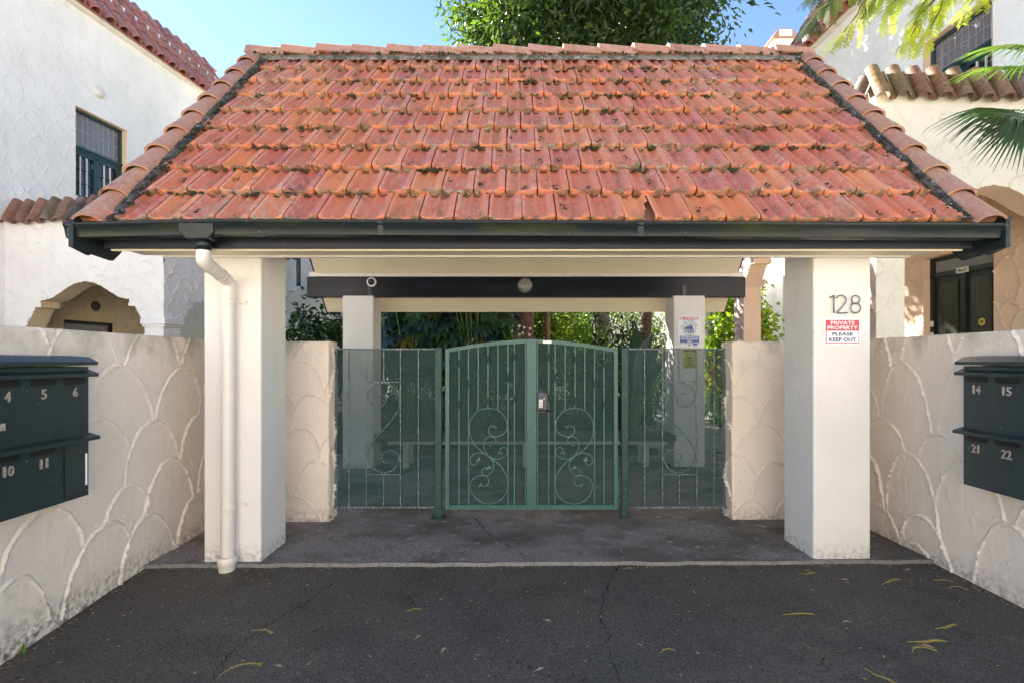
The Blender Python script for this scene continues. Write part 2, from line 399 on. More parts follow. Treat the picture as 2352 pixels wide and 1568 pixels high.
def textmesh(txt, size, ext, bold=0.0):
    key = (txt, size, ext, bold)
    if key in _tc: return _tc[key]
    cu = bpy.data.curves.new('t', 'FONT'); cu.body = txt; cu.size = size; cu.extrude = ext; cu.offset = bold
    cu.align_x = 'CENTER'; cu.align_y = 'CENTER'; cu.resolution_u = 3
    o = bpy.data.objects.new('t', cu); COL.objects.link(o)
    dg = bpy.context.evaluated_depsgraph_get(); me = bpy.data.meshes.new_from_object(o.evaluated_get(dg)); bpy.data.objects.remove(o)
    me.materials.clear(); _tc[key] = me; return me
def fitmesh(txt, w, h, ext, bold=0.0):   # lettering stretched to w x h, centred
    me = textmesh(txt, 1, ext, bold).copy(); n = len(me.vertices); c = np.zeros(n * 3, dtype=np.float32); me.vertices.foreach_get('co', c); c = c.reshape(-1, 3)
    lo = c.min(0); hi = c.max(0); c[:, 0] = (c[:, 0] - (lo[0] + hi[0]) / 2) * w / (hi[0] - lo[0]); c[:, 1] = (c[:, 1] - (lo[1] + hi[1]) / 2) * h / (hi[1] - lo[1])
    me.vertices.foreach_set('co', c.ravel()); me.update(); return me
def axes(o, x, y, z):
    m = Matrix.Identity(4)
    for i, a in enumerate((x, y, z)):
        a = Vector(a).normalized()
        for j in range(3): m[j][i] = a[j]
    for j in range(3): m[j][3] = o[j]
    return m
FRONT = lambda o: axes(o, (1, 0, 0), (0, 0, 1), (0, -1, 0))      # lettering facing the street
def crom(pts, n=6):
    P = [Vector(p) for p in pts]; out = []
    for i in range(len(P) - 1):
        a, b, c, d = P[max(i - 1, 0)], P[i], P[i + 1], P[min(i + 2, len(P) - 1)]
        for k in range(n):
            t = k / n; out.append(.5 * ((2 * b) + (c - a) * t + (2 * a - 5 * b + 4 * c - d) * t * t + (3 * b - a - 3 * c + d) * t ** 3))
    return out + [P[-1]]
def leafcloud(P, D, Nn, L, W, C, fold=.25, bend=.15):
    """pointed folded leaves: base P, tip direction D, face normal Nn (arrays)"""
    P, D, Nn = (np.asarray(a, dtype=np.float64) for a in (P, D, Nn)); n = len(P)
    D = D / (np.linalg.norm(D, axis=1, keepdims=True) + 1e-9); S = np.cross(D, Nn); S /= (np.linalg.norm(S, axis=1, keepdims=True) + 1e-9); Nn = np.cross(S, D)
    L = np.broadcast_to(L, n)[:, None]; W = np.broadcast_to(W, n)[:, None]
    m = P + D * L * .45; a = m + S * W * .5 + Nn * W * fold; b = m - S * W * .5 + Nn * W * fold; t = P + D * L - Nn * L * bend
    V = np.stack([P, a, t, b], 1).reshape(-1, 3); i = np.arange(n)[:, None] * 4
    F = np.concatenate([i + [[0, 1, 2]], i + [[0, 2, 3]]], 1).reshape(-1, 3)
    return V, F, np.repeat(np.asarray(C), 4, axis=0)
def rcol(n, pal, jit=.2):
    pal = np.array(pal); k = RNG.randint(0, len(pal), n); return pal[k] * (1 + RNG.uniform(-jit, jit, (n, 1)))
def rdir(n):
    v = RNG.normal(size=(n, 3)); return v / np.linalg.norm(v, axis=1, keepdims=True)
# ------------------------------------------------------------------ the setting: ground, forecourt, slab, path
CX = .155                                              # middle of the gatehouse
def slab_z(x): return .005 * (x + 2.3)
def asph_z(x, y):
    k = .085 + (.012 - .085) * min(1, max(0, (x + 2.68) / 5.72)); return slab_z(x) - .022 - k * max(0, 3.77 - y)
def sheet(name, x0, x1, y0, y1, zf, mat, nx=1, ny=1, kind='structure', **k):
    U, V = np.meshgrid(np.linspace(x0, x1, nx + 1), np.linspace(y0, y1, ny + 1)); Z = np.vectorize(zf)(U, V).astype(float)
    I = np.arange(U.size).reshape(U.shape); F = np.stack([I[:-1, :-1], I[:-1, 1:], I[1:, 1:], I[1:, :-1]], -1).reshape(-1, 4)
    return add(name, npmesh(name, np.stack([U.ravel(), V.ravel(), Z.ravel()], 1), F), mat, kind=kind, **k)
sheet('ground', -600, 600, -600, 600, lambda x, y: -.62, M_ground)
sheet('street', -60, 60, -40, -.75, lambda x, y: -.36, M_ground)
drive = sheet('driveway', -2.95, 3.32, -.8, 3.80, asph_z, M_asph, 12, 24)
sheet('garden_bed', -30, -2.93, -1.5, 30, lambda x, y: -.03, M_soil)
sheet('garden_bed', 3.30, 30, -1.5, 30, lambda x, y: -.03, M_soil)
sheet('garden_bed', -2.93, 3.30, 8.35, 30, lambda x, y: -.03, M_soil)
m = MB(); n = 30
for i in range(n):
    xa = -2.75 + 5.9 * i / n; xb = -2.75 + 5.9 * (i + 1) / n
    za, zb = slab_z(xa), slab_z(xb)
    m.quad((xa, 3.775, za), (xb, 3.775, zb), (xb, 8.4, zb), (xa, 8.4, za))
slab = m.build('concrete_slab', M_slab, kind='structure')
m = MB()
random.seed(3); ya = 3.75
for i in range(60):
    xa = -2.75 + 5.9 * i / 60; xb = -2.75 + 5.9 * (i + 1) / 60; yb = 3.752 + random.uniform(-.010, .010)
    m.quad((xa, ya, slab_z(xa) - .03), (xb, yb, slab_z(xb) - .03), (xb, yb + .004, slab_z(xb) + .003), (xa, ya + .004, slab_z(xa) + .003))
    m.quad((xa, ya + .004, slab_z(xa) + .003), (xb, yb + .004, slab_z(xb) + .003), (xb, yb + .010, slab_z(xb) + .003), (xa, ya + .010, slab_z(xa) + .003)); ya = yb
m.build('slab_lip', M_lip, slab)
m = MB()                                                # garden path curving away on the right
pp = [(2.2, 4.6, 8.35), (2.3, 4.5, 10), (2.7, 4.7, 12), (3.2, 5.4, 15), (4.2, 6.6, 19), (5.5, 8, 24)]
for a, b in zip(pp, pp[1:]): m.quad((a[0], a[2], .012), (a[1], a[2], .012), (b[1], b[2], .012), (b[0], b[2], .012))
m.build('garden_path', M_path, kind='structure')
k = thing('path_kerb', 'low concrete kerb along the sunlit path behind the right fence panel', 'kerb', (4.6, 11, 0))
for a, b in zip(pp[1:], pp[2:]):
    MB().prism([(a[1], a[2], -.02), (a[1] + .14, a[2], -.02), (a[1] + .14, a[2], .15), (a[1], a[2], .15)], (b[1] - a[1], b[2] - a[2] - .01, 0)).build('kerb_stone', M_path, k, bevel=.012)
# cracks in driveway and slab
def crack(name, pts, w, zf, parent):
    m = MB(); random.seed(len(pts) * 7 + int(pts[0][0] * 100)); P = crom([(p[0], p[1], 0) for p in pts], 9); last = None
    for i, p in enumerate(P):
        x = p.x + random.uniform(-.012, .012); y = p.y + random.uniform(-.012, .012); ww = w * random.uniform(.25, 1.2) * (1 - .6 * i / len(P))
        cur = ((x - ww, y, zf(x, y) + .004), (x + ww, y + ww * .5, zf(x, y) + .004))
        if last: m.quad(last[0], last[1], cur[1], cur[0])
        last = cur
    m.build(name, M_crack, parent)
def gnd(dx, dy):                                       # driveway point under a view position
    Y = 3.0
    for _ in range(12): Y = 1190 * (CAM_H - asph_z((dx - 1182) / 1190 * Y, Y)) / (dy - 827)
    return ((dx - 1182) / 1190 * Y, Y)
for pts in ([(1420, 1300), (1395, 1345), (1385, 1380), (1380, 1420), (1400, 1455), (1395, 1490), (1415, 1540), (1430, 1567)],
            [(760, 1340), (700, 1385), (640, 1420), (560, 1470), (520, 1510), (480, 1565)],
            [(1650, 1422), (1700, 1425), (1760, 1410), (1815, 1408), (1870, 1405), (1900, 1395)],
            [(940, 1365), (955, 1390), (1000, 1392)], [(1880, 1530), (1905, 1500), (1960, 1510)]):
    crack('crack', [gnd(*p) for p in pts], .005, asph_z, drive)
sz = lambda x, y: slab_z(x)
crack('crack', [at(1085, 1180, 4.9).xy, (-.30, 4.6), (-.22, 4.35), (-.06, 4.1), (.06, 3.9), (.08, 3.79)], .005, sz, slab)

# ------------------------------------------------------------------ boundary walls
for nm, lab, X, s, sd_ in (('boundary_wall', 'cream scalloped plaster wall carrying the mailboxes numbered 4 to 11', -2.68, 1, 11),
                           ('boundary_wall', 'cream scalloped plaster wall carrying the mailboxes numbered 14 to 22', 3.04, -1, 23)):
    scallop_wall(nm, (lambda X, s: lambda u, v, h: (X + s * h, u, v))(X, s), 1.6, 4.96, -.30, 1.66, .0062, .55, .35, .0105, sd_, M_wallp, depth=.2, label=lab, cat='wall', group='boundary walls')
for lab, xa, xb, end, sd_ in (('low scalloped plaster wall between downpipe pillar and left fence panel', -2.67, -1.70, 1, 5),
                              ('low scalloped plaster wall between right fence panel and pillar numbered 128', 1.984, 3.03, -1, 8)):
    t = thing('stub_wall', lab, 'wall', ((xa + xb) / 2, 4.84, 0), 'low walls beside the fence panels')
    scallop_wall('wall_face', lambda u, v, h: (u, 4.74 - h, v), xa, xb, -.02, 1.65, .0062, .44, .29, .010, sd_, M_wallp, t, depth=.21)
    xe = xb if end > 0 else xa
    scallop_wall('wall_end', (lambda xe, end: lambda u, v, h: (xe + end * (h + .004), u, v))(xe, end), 4.735, 4.955, -.02, 1.648, .0075, .33, .27, .022, sd_ + 2, M_wallp, t)

# ------------------------------------------------------------------ gatehouse
GH = thing('gatehouse', 'open gatehouse with orange tiled gable roof on four cream pillars', 'gatehouse', (CX, 5.5, 0))
for x0, x1, y0, zt in ((-2.283, -1.865, 3.80, 2.33), (2.19, 2.609, 3.80, 2.33), (-2.364, -1.943, 7.10, 2.36), (2.177, 2.604, 7.10, 2.36)):
    MB().box(x0, x1, y0, y0 + .42, -.08, zt).build('pillar', M_pillar, GH, bevel=.012)
TH = R(47.5); CT, ST = math.cos(TH), math.sin(TH)
EY, EZ, SL = 3.36, 2.35, 3.15                           # eave line and slope length
UP = Vector((0, CT, ST)); NRM = Vector((0, -ST, CT))
def rp(x, s, n=0): return Vector((x, EY, EZ)) + UP * s + NRM * n
RIDGE = rp(0, SL); HW = 2.97
m = MB()                                                # decking under the tiles
m.prism([(CX - HW + .06, EY + .05, EZ + .02), tuple(rp(CX - HW + .06, SL, -.03)), tuple(rp(CX - HW + .06, SL, -.08)), (CX - HW + .06, EY + .12, EZ - .02)], (2 * HW - .12, 0, 0))
RZ = 2 * RIDGE.y - 7.72
m.prism([(CX - HW + .06, RIDGE.y, RIDGE.z - .02), (CX - HW + .06, 7.72, 2.24), (CX - HW + .06, 7.66, 2.19), (CX - HW + .06, RIDGE.y, RIDGE.z - .09)], (2 * HW - .12, 0, 0))
roof = m.build('roof', M_cap, GH)
# one interlocking clay tile: two scooped pans, ribs, thick rounded nose
def claytile(name, wdt, L, seed, broken=False):
    r = np.random.RandomState(seed); nu, nv = 21, 9
    us = np.linspace(0, 1, nu); vs_ = np.array([0, .012, .03, .055, .085, .14, .22, .31, L])
    def prof(u):
        pan = lambda c, hw: max(0, 1 - abs((u - c) / hw) ** 4)
        return .032 - .034 * pan(.26, .165) - .034 * pan(.61, .165) - .006 * max(0, 1 - abs((u - .03) / .04)) + .003 * (u > .80) - .004 * max(0, 1 - abs((u - .88) / .02)) - .004 * max(0, 1 - abs((u - .94) / .02))
    V = []; F = []
    for j, v in enumerate(vs_):
        f = min(1, max(.30, (v + .002) / .04))
        for i, u in enumerate(us):
            h = .032 + (prof(u) - .032) * f - (.012 if j == 0 else .003 if j == 1 else 0)
            V.append(((u - .5) * wdt, v + (.004 * math.sin(u * 9.4) + .013 * (abs(2 * u - 1) ** 8) if j < 2 else .006 * (abs(2 * u - 1) ** 8) if j < 4 else 0), h + .032 * (1 - v / L) + r.uniform(-.0006, .0006)))
    for j in range(nv - 1):
        for i in range(nu - 1):
            if broken and j < 7 and (us[i] - .55) * 2.0 > vs_[j] / L and us[i] < .86: continue
            a = j * nu + i; F.append((a, a + 1, a + nu + 1, a + nu))
    n = len(V)                                           # nose drop and side drops
    for i, u in enumerate(us): V.append(((u - .5) * wdt, .004 + .013 * (abs(2 * u - 1) ** 8), .002))
    for i in range(nu - 1):
        if broken and .55 < us[i] < .86: continue
        F.append((n + i, n + i + 1, i + 1, i))
    n = len(V)
    for j in range(nv): V.append((V[j * nu][0], vs_[j], V[j * nu][2] - .03))
    for j in range(nv - 1): F.append((n + j, j * nu, (j + 1) * nu, n + j + 1))
    n = len(V)
    for j in range(nv): V.append((V[j * nu + nu - 1][0], vs_[j], V[j * nu + nu - 1][2] - .03))
    for j in range(nv - 1): F.append((j * nu + nu - 1, n + j, n + j + 1, (j + 1) * nu + nu - 1))
    me = bpy.data.meshes.new(name); me.from_pydata(V, [], F); me.update()
    me.polygons.foreach_set('use_smooth', [True] * len(F)); me.set_sharp_from_angle(angle=R(50)); me.materials.append(M_tile); return me
TW, TP = .2195, .345
TM = [claytile('roof_tile', TW - .007, .40, i) for i in range(3)]; TB = claytile('roof_tile', TW - .004, .40, 9, True)
random.seed(21); NOSES = []
for row in range(9):
    off = TW / 2 if row % 2 else 0
    nT = 27 if row % 2 == 0 else 26
    for i in range(nT):
        x = CX - 13 * TW + i * TW + off
        if row % 2 == 0 and abs(x - CX) > HW - .06: x = CX + math.copysign(HW - .10, x - CX)
        s = row * TP + random.uniform(-.006, .006)
        o_ = rp(x + random.uniform(-.002, .002), s, random.uniform(-.002, .003))
        tl = random.uniform(-.010, .010); ya = (UP + NRM * (-.035 + random.uniform(-.008, .008))).normalized()
        xa = (Vector((1, 0, 0)) + UP * tl + NRM * random.uniform(-.008, .008)).normalized(); za = xa.cross(ya).normalized(); ya = za.cross(xa)
        brk = row == 0 and i == 16
        add('roof_tile', TB if brk else random.choice(TM), M_tile, roof, axes(o_, xa, ya, za))
        NOSES.append((x, s))
# half-round caps down both verges, angular caps along the ridge
def halfcap(r0, r1, L, th, seg=12, flat=1.0):
    m = MB()
    for rr0, rr1 in ((r0, r1), (r0 - th, r1 - th)):
        for y, r in ((0, rr0), (L * .5, (rr0 + rr1) / 2), (L, rr1)):
            for j in range(seg + 1):
                q = math.pi * j / seg; m.v.append((-r * math.cos(q), y, r * math.sin(q) * flat))
    k = seg + 1
    for lay in (0, 3 * k):
        for b in range(2):
            for j in range(seg): m.f.append((lay + b * k + j, lay + b * k + j + 1, lay + (b + 1) * k + j + 1, lay + (b + 1) * k + j))
    for e in (0, 2 * k):
        for j in range(seg): m.f.append((e + j, e + j + 1, 3 * k + e + j + 1, 3 * k + e + j))
    for j in (0, seg):
        for b in range(2): m.f.append((b * k + j, (b + 1) * k + j, 3 * k + (b + 1) * k + j, 3 * k + b * k + j))
    me = m.mesh('cap', True); me.set_sharp_from_angle(angle=R(40)); me.materials.append(M_cap); return me
VC = halfcap(.105, .088, .38, .02, flat=.66)
for side in (-1, 1):
    for i in range(10):
        s = -.05 + i * .322; x = CX + side * (HW - .098)
        ya = (UP - NRM * .075 + Vector((random.uniform(-.02, .02), 0, 0))).normalized(); xa = Vector((1, 0, random.uniform(-.02, .02))); xa = (xa - ya * xa.dot(ya)).normalized()
        add('verge_cap', VC, M_cap, roof, axes(rp(x, s, .045), xa, ya, xa.cross(ya)))
def ridgecap():
    m = MB(); L = .40
    P = [(-.15, -.055), (-.11, .035), (-.035, .085), (.035, .085), (.11, .035), (.15, -.055)]; n = len(P)
    for y, up in ((0, .012), (L, -.012)):
        for x, z in P: m.v.append((x, y, z + up))
        for x, z in P: m.v.append((x * .86, y, z * .86 - .012 + up))
    for j in range(n - 1):
        m.f += [(j, j + 1, 2 * n + j + 1, 2 * n + j), (n + j, n + j + 1, 3 * n + j + 1, 3 * n + j), (j, j + 1, n + j + 1, n + j), (2 * n + j, 2 * n + j + 1, 3 * n + j + 1, 3 * n + j)]
    m.f += [(0, n, 3 * n, 2 * n), (n - 1, 2 * n - 1, 4 * n - 1, 3 * n - 1)]
    me = m.mesh('ridge_cap'); me.materials.append(M_cap); return me
RC = ridgecap()
for i in range(16):
    x = CX - HW + .02 + i * .3665
    ya = Vector((1, random.uniform(-.015, .015), random.uniform(-.03, .012) - .025)).normalized(); za = Vector((0, random.uniform(-.04, .04), 1)); za = (za - ya * za.dot(ya)).normalized()
    add('ridge_cap', RC, M_cap, roof, axes(RIDGE + Vector((x, .0, .035 + random.uniform(-.008, .012))), ya.cross(za), ya, za))
def bumpy(name, path_fn, n, w, h, seed, mat, parent):      # rough bedding mortar ribbon
    r = random.Random(seed); k = 7; V = []; F = []
    for i in range(n + 1):
        for j in range(k):
            a = j / (k - 1); V.append(tuple(path_fn(i / n, (a - .5) * w + r.uniform(-.008, .008), h * math.sin(math.pi * a) ** .5 + r.uniform(-.006, .007))))
    for i in range(n):
        for j in range(k - 1): q = i * k + j; F.append((q, q + 1, q + k + 1, q + k))
    return add(name, npmesh(name, V, F, False), mat, parent)
for side in (-1, 1):
    bumpy('bedding_mortar', lambda t, a, h: rp(CX + side * (HW - .222) + a, -.02 + t * (SL - .02), .040 + h * .7), 200, .075, .035, 4 + side, M_mortar, roof)
bumpy('bedding_mortar', lambda t, a, h: Vector((CX - HW + .1 + t * (2 * HW - .2), RIDGE.y, RIDGE.z)) + Vector((0, -.135, -.065)) + UP * a + NRM * (h * .7 - .01), 260, .11, .035, 9, M_ridgemort, roof)
# moss and debris
def blob(r, P, Rr, flat, V, F):
    n0 = len(V); nl, ns = 4, 6
    for i in range(nl + 1):
        q = math.pi * i / nl
        for j in range(ns):
            p = 2 * math.pi * j / ns + i * .5; k = Rr * r.uniform(.75, 1.25)
            V.append(tuple(P + Vector((k * math.sin(q) * math.cos(p), 0, 0)) + UP * (k * math.sin(q) * math.sin(p)) + NRM * (k * flat * math.cos(q))))
    for i in range(nl):
        for j in range(ns): F.append((n0 + i * ns + j, n0 + i * ns + (j + 1) % ns, n0 + (i + 1) * ns + (j + 1) % ns, n0 + (i + 1) * ns + j))
r = random.Random(12); V = []; F = []; V2 = []; F2 = []
for (x, s) in NOSES:
    if s > .1:
        dens = float(vnoise(np.array([x]), np.array([s]), 1.6, 55)[0])
        for _ in range(int(max(0, dens - .22) * 6 * r.random() + r.random() * .5)):       # moss tucked below the nose
            px = x + r.choice((-.105, -.05, .03, .105)) + r.uniform(-.02, .02)
            tgt = (V, F) if r.random() < .45 else (V2, F2)
            for _ in range(r.randint(2, 8)): blob(r, rp(px + r.uniform(-.045, .045), s + r.uniform(-.028, .002), .024 + r.uniform(0, .014)), r.uniform(.006, .016), .7, *tgt)
    if r.random() < .75 * float(vnoise(np.array([x]), np.array([s]), .9, 77)[0]):                                   # needle clumps in the pans
        px = x + r.choice((-.053, .024)) + r.uniform(-.015, .015); ps = s + r.uniform(.03, .17)
        for _ in range(r.randint(3, 9)): blob(r, rp(px + r.uniform(-.018, .018), ps + r.uniform(-.03, .03), .052 - (ps - s) * .06 + r.uniform(0, .006)), r.uniform(.003, .010), .5, V2, F2)
for side in (-1, 1):
    for i in range(170):
        s = r.uniform(-.02, SL - .1); tgt = (V, F) if r.random() < .65 else (V2, F2)
        blob(r, rp(CX + side * (HW - .262 + r.uniform(-.02, .04)), s, .052 + r.uniform(-.01, .02)), r.uniform(.006, .016), .45, *tgt)
for i in range(110):
    x = CX + r.uniform(-HW + .1, HW - .1)
    blob(r, Vector((x, RIDGE.y, RIDGE.z)) + Vector((0, -.175, -.075)) + UP * r.uniform(-.02, .05) + NRM * .02, r.uniform(.008, .02), .6, V, F)
add('moss', npmesh('moss', V, F), M_moss, label='dark green moss cushions along the noses and edges of the orange roof', cat='moss', kind='stuff')
add('roof_litter', npmesh('roof_litter', V2, F2), M_debris, label='dry brown needles and dirt caught on the orange roof tiles', cat='debris', kind='stuff')
# fascia, soffit, trim, beams, barge boards, gable ends
MB().box(CX - 2.87, CX + 2.87, 3.42, 3.45, 2.212, 2.34).build('fascia_board', M_blue, GH, bevel=.004)
MB().box(CX - 2.85, CX + 2.83, 3.452, 3.76, 2.236, 2.25).box(CX - 2.85, CX + 2.83, 3.455, 3.475, 2.205, 2.235).build('soffit', M_soffit, GH)
MB().box(CX - 2.72, CX + 2.72, 3.762, 3.80, 2.222, 2.262).build('soffit_trim', M_pvc, GH, bevel=.006)
MB().box(CX - 2.85, CX + 2.85, 3.98, 4.12, 2.33, 2.56).build('beam', M_blue, GH)
for a, b in (((3.802, 2.262), (RIDGE.y, 4.42)), ((7.58, 2.18), (RIDGE.y, 4.42))):
    x0, x1 = CX - 2.90, CX + 2.90; m = MB()
    m.prism([(x0, a[0], a[1]), (x0, b[0], b[1]), (x0, b[0], b[1] + .03), (x0, a[0], a[1] + .03)], (x1 - x0, 0, 0)); m.build('soffit_lining', M_soffit, GH)
for xs in (-1.25, .9, 2.4):
    MB().prism([(CX + xs, 7.09, 2.708), (CX + xs, 6.5, 3.352), (CX + xs, 6.5, 3.357), (CX + xs, 7.09, 2.713)], (.006, 0, 0)).build('lining_joint', M_timber, GH)
MB().box(CX - 2.99, CX + 2.99, 7.125, 7.16, 2.626, 2.69).build('trim_board', M_pvc, GH, bevel=.004)
MB().box(CX - 3.03, CX + 3.03, 7.15, 7.27, 2.345, 2.625).build('beam', M_blue, GH, bevel=.008)
for xs, w_ in ((-2.0, .055), (2.33, .055)): MB().box(xs - w_ / 2, xs + w_ / 2, 7.135, 7.149, 2.36, 2.50).build('strap_bracket', M_plast, GH, bevel=.002)
MB().box(CX - 2.9, CX + 2.9, 7.60, 7.66, 2.19, 2.26).build('rear_fascia', M_soffit, GH)
for side in (-1, 1):
    xo = CX + side * (HW + .005); d = -.03 * side
    pts = [(xo, 3.27, 2.19), (xo, 3.60, 2.165), (xo, 3.66, 2.22)] + [tuple(Vector((xo, RIDGE.y, RIDGE.z - .14)))] + [(xo, 7.64, 2.29), (xo, 7.76, 2.17), (xo, 7.76, 2.24), (xo, RIDGE.y, RIDGE.z + .03), (xo, 3.32, 2.385), (xo, 3.27, 2.385)]
    MB().prism(pts, (d, 0, 0)).build('barge_board', M_barge, GH, bevel=.004)
    xo2 = xo + .028 * side
    MB().prism([(xo2, 3.30, 2.20), (xo2, 3.44, 2.17), (xo2, RIDGE.y, RIDGE.z - .13), (xo2, RIDGE.y, RIDGE.z - .04), (xo2, 3.30, 2.26)], (d * .9, 0, 0)).build('barge_mould', M_barge, GH, bevel=.004)
    xg = CX + side * 2.86
    MB().prism([(xg, 4.45, 3.1), (xg, 6.55, 3.1), (xg, RIDGE.y, 4.42)], (d, 0, 0)).build('gable_panel', M_soffit, GH)
# gutter, sagging a little, with a stop end, outlet box and joints
gp = [(.14, .0), (.14, -.085), (.05, -.098), (.022, -.088), (.008, -.028), (.0, -.02), (-.004, -.004), (.002, .004), (.010, .002), (.014, -.012), (.028, -.08), (.05, -.088), (.128, -.076), (.128, 0)]
def gz_(x): return 2.346 + (.02 * (x + 2.8) / .9 if x < -1.9 else .02 - .0245 * (x + 1.9) / 5.0)
m = MB(); xs = np.linspace(-2.86, 3.12, 24); k = len(gp)
for x in xs:
    for y, z in gp: m.v.append((x, 3.275 + y, gz_(x) + z))
for i in range(len(xs) - 1):
    for j in range(k): a = i * k + j; b = i * k + (j + 1) % k; m.f.append((a, b, b + k, a + k))
m.f.append(tuple(range(k))); m.f.append(tuple(range((len(xs) - 1) * k, len(xs) * k)))
gut = autosmooth(m.build('gutter', M_gutter, GH), 35)
for x in (-2.84, -.87, .78, 3.09):
    m = MB(); m.prism([(x, 3.275 + y - .004 * (y < .06), gz_(x) + z - .003) for y, z in gp[1:8]], (.035, 0, 0)); m.build('gutter_joint', M_gutter, gut)
xo = -2.02
MB().prism([(xo - .11, 3.272, 2.345), (xo + .11, 3.272, 2.345), (xo + .11, 3.283, 2.285), (xo + .07, 3.288, 2.245), (xo - .07, 3.288, 2.245), (xo - .11, 3.283, 2.285)], (0, .13, 0)).build('outlet_box', M_gutter, gut, bevel=.006)
dp = MB().tube([(-2.02, 3.36, 2.27), (-2.02, 3.36, 2.185)], .047, 20).build('pipe_collar', M_gutter, GH, smooth=True)
path = crom([(-2.02, 3.36, 2.19), (-2.02, 3.36, 2.15), (-2.03, 3.40, 2.115), (-2.05, 3.66, 2.055), (-2.058, 3.715, 2.02), (-2.062, 3.722, 1.95)], 5) + [Vector((-2.063, 3.722, 1.0)), Vector((-2.066, 3.722, .02))]
pipe = autosmooth(MB().tube(path, .044, 24).build('downpipe', M_pvc, GH), 50)
for p in ((-2.062, 3.722, 1.93), (-2.063, 3.722, 1.885), (-2.036, 3.46, 2.098), (-2.045, 3.60, 2.068)):
    q = (0, 0, 1) if p[2] < 2 else (-.05, .97, -.22)
    MB().lathe([(.046, -.02), (.0475, -.018), (.0475, .018), (.046, .02)], p, q, 24).build('pipe_joint', M_pvc, pipe, smooth=True)
for z in (1.905, .43):
    MB().lathe([(.0455, -.014), (.049, -.012), (.049, .012), (.0455, .014)], (-2.063, 3.722, z - .01), (0, 0, 1), 24).box(-2.02, -1.965, 3.785, 3.799, z - .018, z + .008).lathe([(.007, 0), (.006, .006)], (-1.982, 3.785, z - .005), (0, -1, 0), 8).build('pipe_bracket', M_pvc, pipe)
MB().lathe([(.054, -.16), (.056, -.02), (.063, -.015), (.066, .04), (.060, .045), (.056, .04)], (-2.068, 3.72, .03), (0, 0, 1), 24).build('pipe_socket', M_ridgemort if False else M_pvc, pipe, smooth=True)
